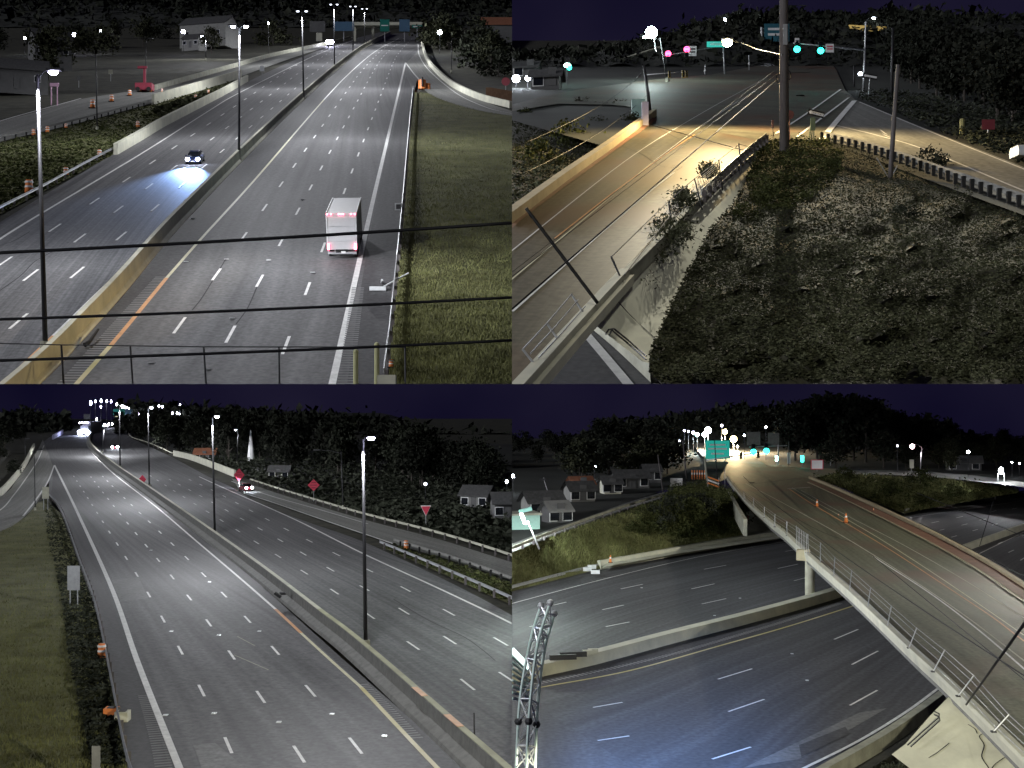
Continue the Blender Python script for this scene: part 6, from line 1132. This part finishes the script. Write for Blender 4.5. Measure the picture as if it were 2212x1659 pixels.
for k in range(3): MB().box(b + Vector((0, 0, .4 + k * .45)), (1.8, .08, .22), Matrix.Rotation(R(20), 3, 'Y')).build('board', (or_p, wht_p, or_p)[k], hb4)
for dx in (-.8, .8): MB().tube([b + Vector((dx, .1, 0)), b + Vector((dx, .1, 1.5))], .04, 4).build('leg', steel, hb4)
tag(cone(p, 425, 772, 'orange drum standing on the pale wall at the foot of the bank', .95, .9), cat='traffic drum')
ad = thing('orange_debris', p.g(925, 480, 3.5), 'rusty red panel leaning against the abutment thicket', 'panel'); MB().box(p.g(928, 482, 3.6), (1.0, .1, 1.0)).build('panel', rust, ad); MB().tube([p.g(1017, 600, 1.5), p.g(1019, 570, 2.2)], .1, 5).build('stick', red_p, ad)
# houses on the left
for x, y, w, d_, h_, l, wm, rm, yw in ((130, 560, 7.0, 5, 2.2, 'pale grey house nearest the left lamp', siding, roof_m, 20), (290, 500, 5.5, 4.5, 2.0, 'house with a grey gable between the left lamp and the white porch', siding, roof_m, 20), (425, 468, 4.0, 4.0, 2.0, 'small white house with a bright porch front', conc_l, roof_m, 12), (510, 445, 8.5, 4.5, 2.2, 'long dim house with a pale eaves line right of the white porch', siding_d, roof_m, 15), (295, 462, 5, 4, 1.6, 'house with a rusty red roof behind the grey gable', siding_d, roof_r, 20), (190, 590, 4.0, 4, 1.8, 'low shed with a pale roof edge below the grey gable', siding_d, siding, 25), (600, 420, 4, 4, 2.5, 'dark house beside the leaning utility pole', siding_d, roof_m, 10)):
    house(p, x, y, w * .62, d_ * .62, h_ * .7, l, h=uh, wm=wm, rm=rm, yaw=yw)
mt_ = thing('mint_building', p.g(20, 600, uh), 'pale mint wall cut by the left edge behind the blinding lamp', 'building'); c = p.g(5, 625, uh); MB().box(c + Vector((.9, 2, .6)), (3.4, 3, 1.7), Matrix.Rotation(R(15), 3, 'Z')).build('wall', mat('mint_wall', (.30, .48, .42), .7, var=.08), mt_); MB().box(c + Vector((.9, 2, 1.5)), (3.8, 3.4, .2), Matrix.Rotation(R(15), 3, 'Z')).build('roof', conc, mt_)
for x, y, l in ((1900, 345, 'pale conical tree beyond the far ramp'), ): tree('pointed_tree', p.g(x, 375, uh), 6.0, 'tall', 3, leaf_g, l)
house(p, 1950, 368, 6, 3, 1.3, 'low pale roofed building beyond the far ramp', h=uh, wm=siding_d, rm=conc_d, yaw=-12)
# woods on the hill
sky_l = [(0, 310), (200, 250), (350, 205), (380, 160), (560, 160), (700, 135), (960, 100), (1130, 105), (1300, 65), (1490, 60), (1640, 120), (1880, 165), (1910, 215), (2060, 245), (2212, 300), (2560, 330)]
def skyl(x):
    for (a, b), (c, d) in zip(sky_l, sky_l[1:]):
        if a <= x <= c: return b + (d - b) * (x - a) / (c - a)
    return 300
ridge(p, 'hill', [(x, y + 22) for x, y in sky_l], 262, hill_m, 40, h=uh)
for i in range(62):
    x = (i + .5) / 62 * 2400 + random.uniform(-25, 25); tp = skyl(min(x, 2500)) + random.uniform(-6, 25); by = random.uniform(290, 345) if x > 1180 or x < 700 else 270
    if 700 < x < 1180: by = random.uniform(246, 262)
    b = p.g(x, by, uh - .3); tree('hill_tree', b, max(5, (by - tp) / 2 / F * b.y), ['round', 'round', 'tall'][i % 3], 1 + i % 3, leaf_n, 'dark tree on the wooded hill behind the far crossing', 'tree', 'wooded hill behind the far crossing', width=random.uniform(.9, 1.3))
for i in range(16):
    x = random.choice([random.uniform(120, 680), random.uniform(1250, 2350)]); b = p.g(x, (460 - x * .1) if x < 700 else 368, uh - .3); tree('yard_tree', b, random.uniform(4, 7), 'round', 1 + i % 3, leaf_d if i % 2 else leaf_g, 'small dim tree around the houses and the far ramp', 'tree', 'small trees around the houses', width=1.3)
# cables
cable('power_cable', p.at(1000, 400, 150), p.at(2560, 1480, 36), .6, .022, 'black cable running along the deck towards the lower right'); cable('power_cable', p.at(1560, 745, 80), p.at(2560, 1560, 40), 0, .02, 'second cable low over the near lane of the deck')
cable('power_cable', p.g(1962, 1385, U + .2), p.at(2212, 1035, 40), 0, .05, 'thick dark line rising from the overpass edge to the right');  # dark tube laid along the diagonal line over the deck
for x0, y0, x1, y1, l in ((1750, 470, 2560, 800, 'thin cable over the far carriageway, upper'), (1760, 600, 2560, 1010, 'thin cable over the far carriageway, lower'), (2080, 505, 2020, 700, 'thin dark wire dropping across the far carriageway')): cable('power_cable', p.at(x0, y0, 110), p.at(x1, y1, 90 if x1 > 2300 else 110), 0, .03, l)
# lamp post and blue spot, both added unseen to light the foreground
fm = thing('added_light_post', p.ground(10, 26), 'added lamp post, unseen below the frame', 'light pole'); a = p.ground(10, 26); e = Vector((10, 26, -8)); MB().tube([a, e], .12, 8, .08).build('pole', steel_d, fm); MB().box(e + Vector((0, .4, 0)), (.4, .9, .14)).build('lamp_head', steel_d, fm); NOCLIP.update(o.name for o in fm.children)
bat_light('road_light', e + Vector((0, .5, -.3)), 300, (1, .94, .70), fm, 50)
ql = bpy.data.lights.new('blue_fill', 'SPOT'); ql.energy = 42000; ql.color = (.14, .38, 1.0); ql.spot_size = R(27); ql.spot_blend = 1; ql.shadow_soft_size = .4; o = bpy.data.objects.new('blue_fill', ql); COL.objects.link(o); o.parent = ls  # blue fill added at the truss; no board stands there
o.location = MW[ls.name].inverted() @ Vector((.9, 40, -8.2)); o.rotation_euler = (Vector((7.5, 70, -20)) - Vector((.9, 40, -8.2))).to_track_quat('-Z', 'Y').to_euler()
rl = thing('light_pole', p.ground(55, 135), 'added light pole, unseen outside the right edge of the lower right view', 'light pole'); a = p.ground(55, 135); MB().tube([a, a + Vector((0, 0, 16.5))], .17, 8, .1).build('pole', steel_d, rl); MB().box(a + Vector((-.7, 0, 16.5)), (1.2, .42, .16)).build('lamp_head', steel_d, rl); bat_light('road_light', a + Vector((-1.2, 0, 16)), 380, (1, .96, .84), rl, 14)  # added out of view to brighten the carriageway beyond the bridge
b = p.g(957, 292, uh); c = p.up(b, 957, 240); ql = bpy.data.lights.new('warm_throw', 'SPOT'); ql.energy = 15000; ql.color = (1, .76, .40); ql.spot_size = R(34); ql.spot_blend = 1; o = bpy.data.objects.new('warm_throw', ql); COL.objects.link(o); o.parent = [x for x in COL.objects if x.get('label') == 'largest warm lamp at the far crossing'][0]; o.location = MW[o.parent.name].inverted() @ (c + Vector((0, -2, 0))); o.rotation_euler = (p.g(1080, 425, U) - c).to_track_quat('-Z', 'Y').to_euler()
clip_all()
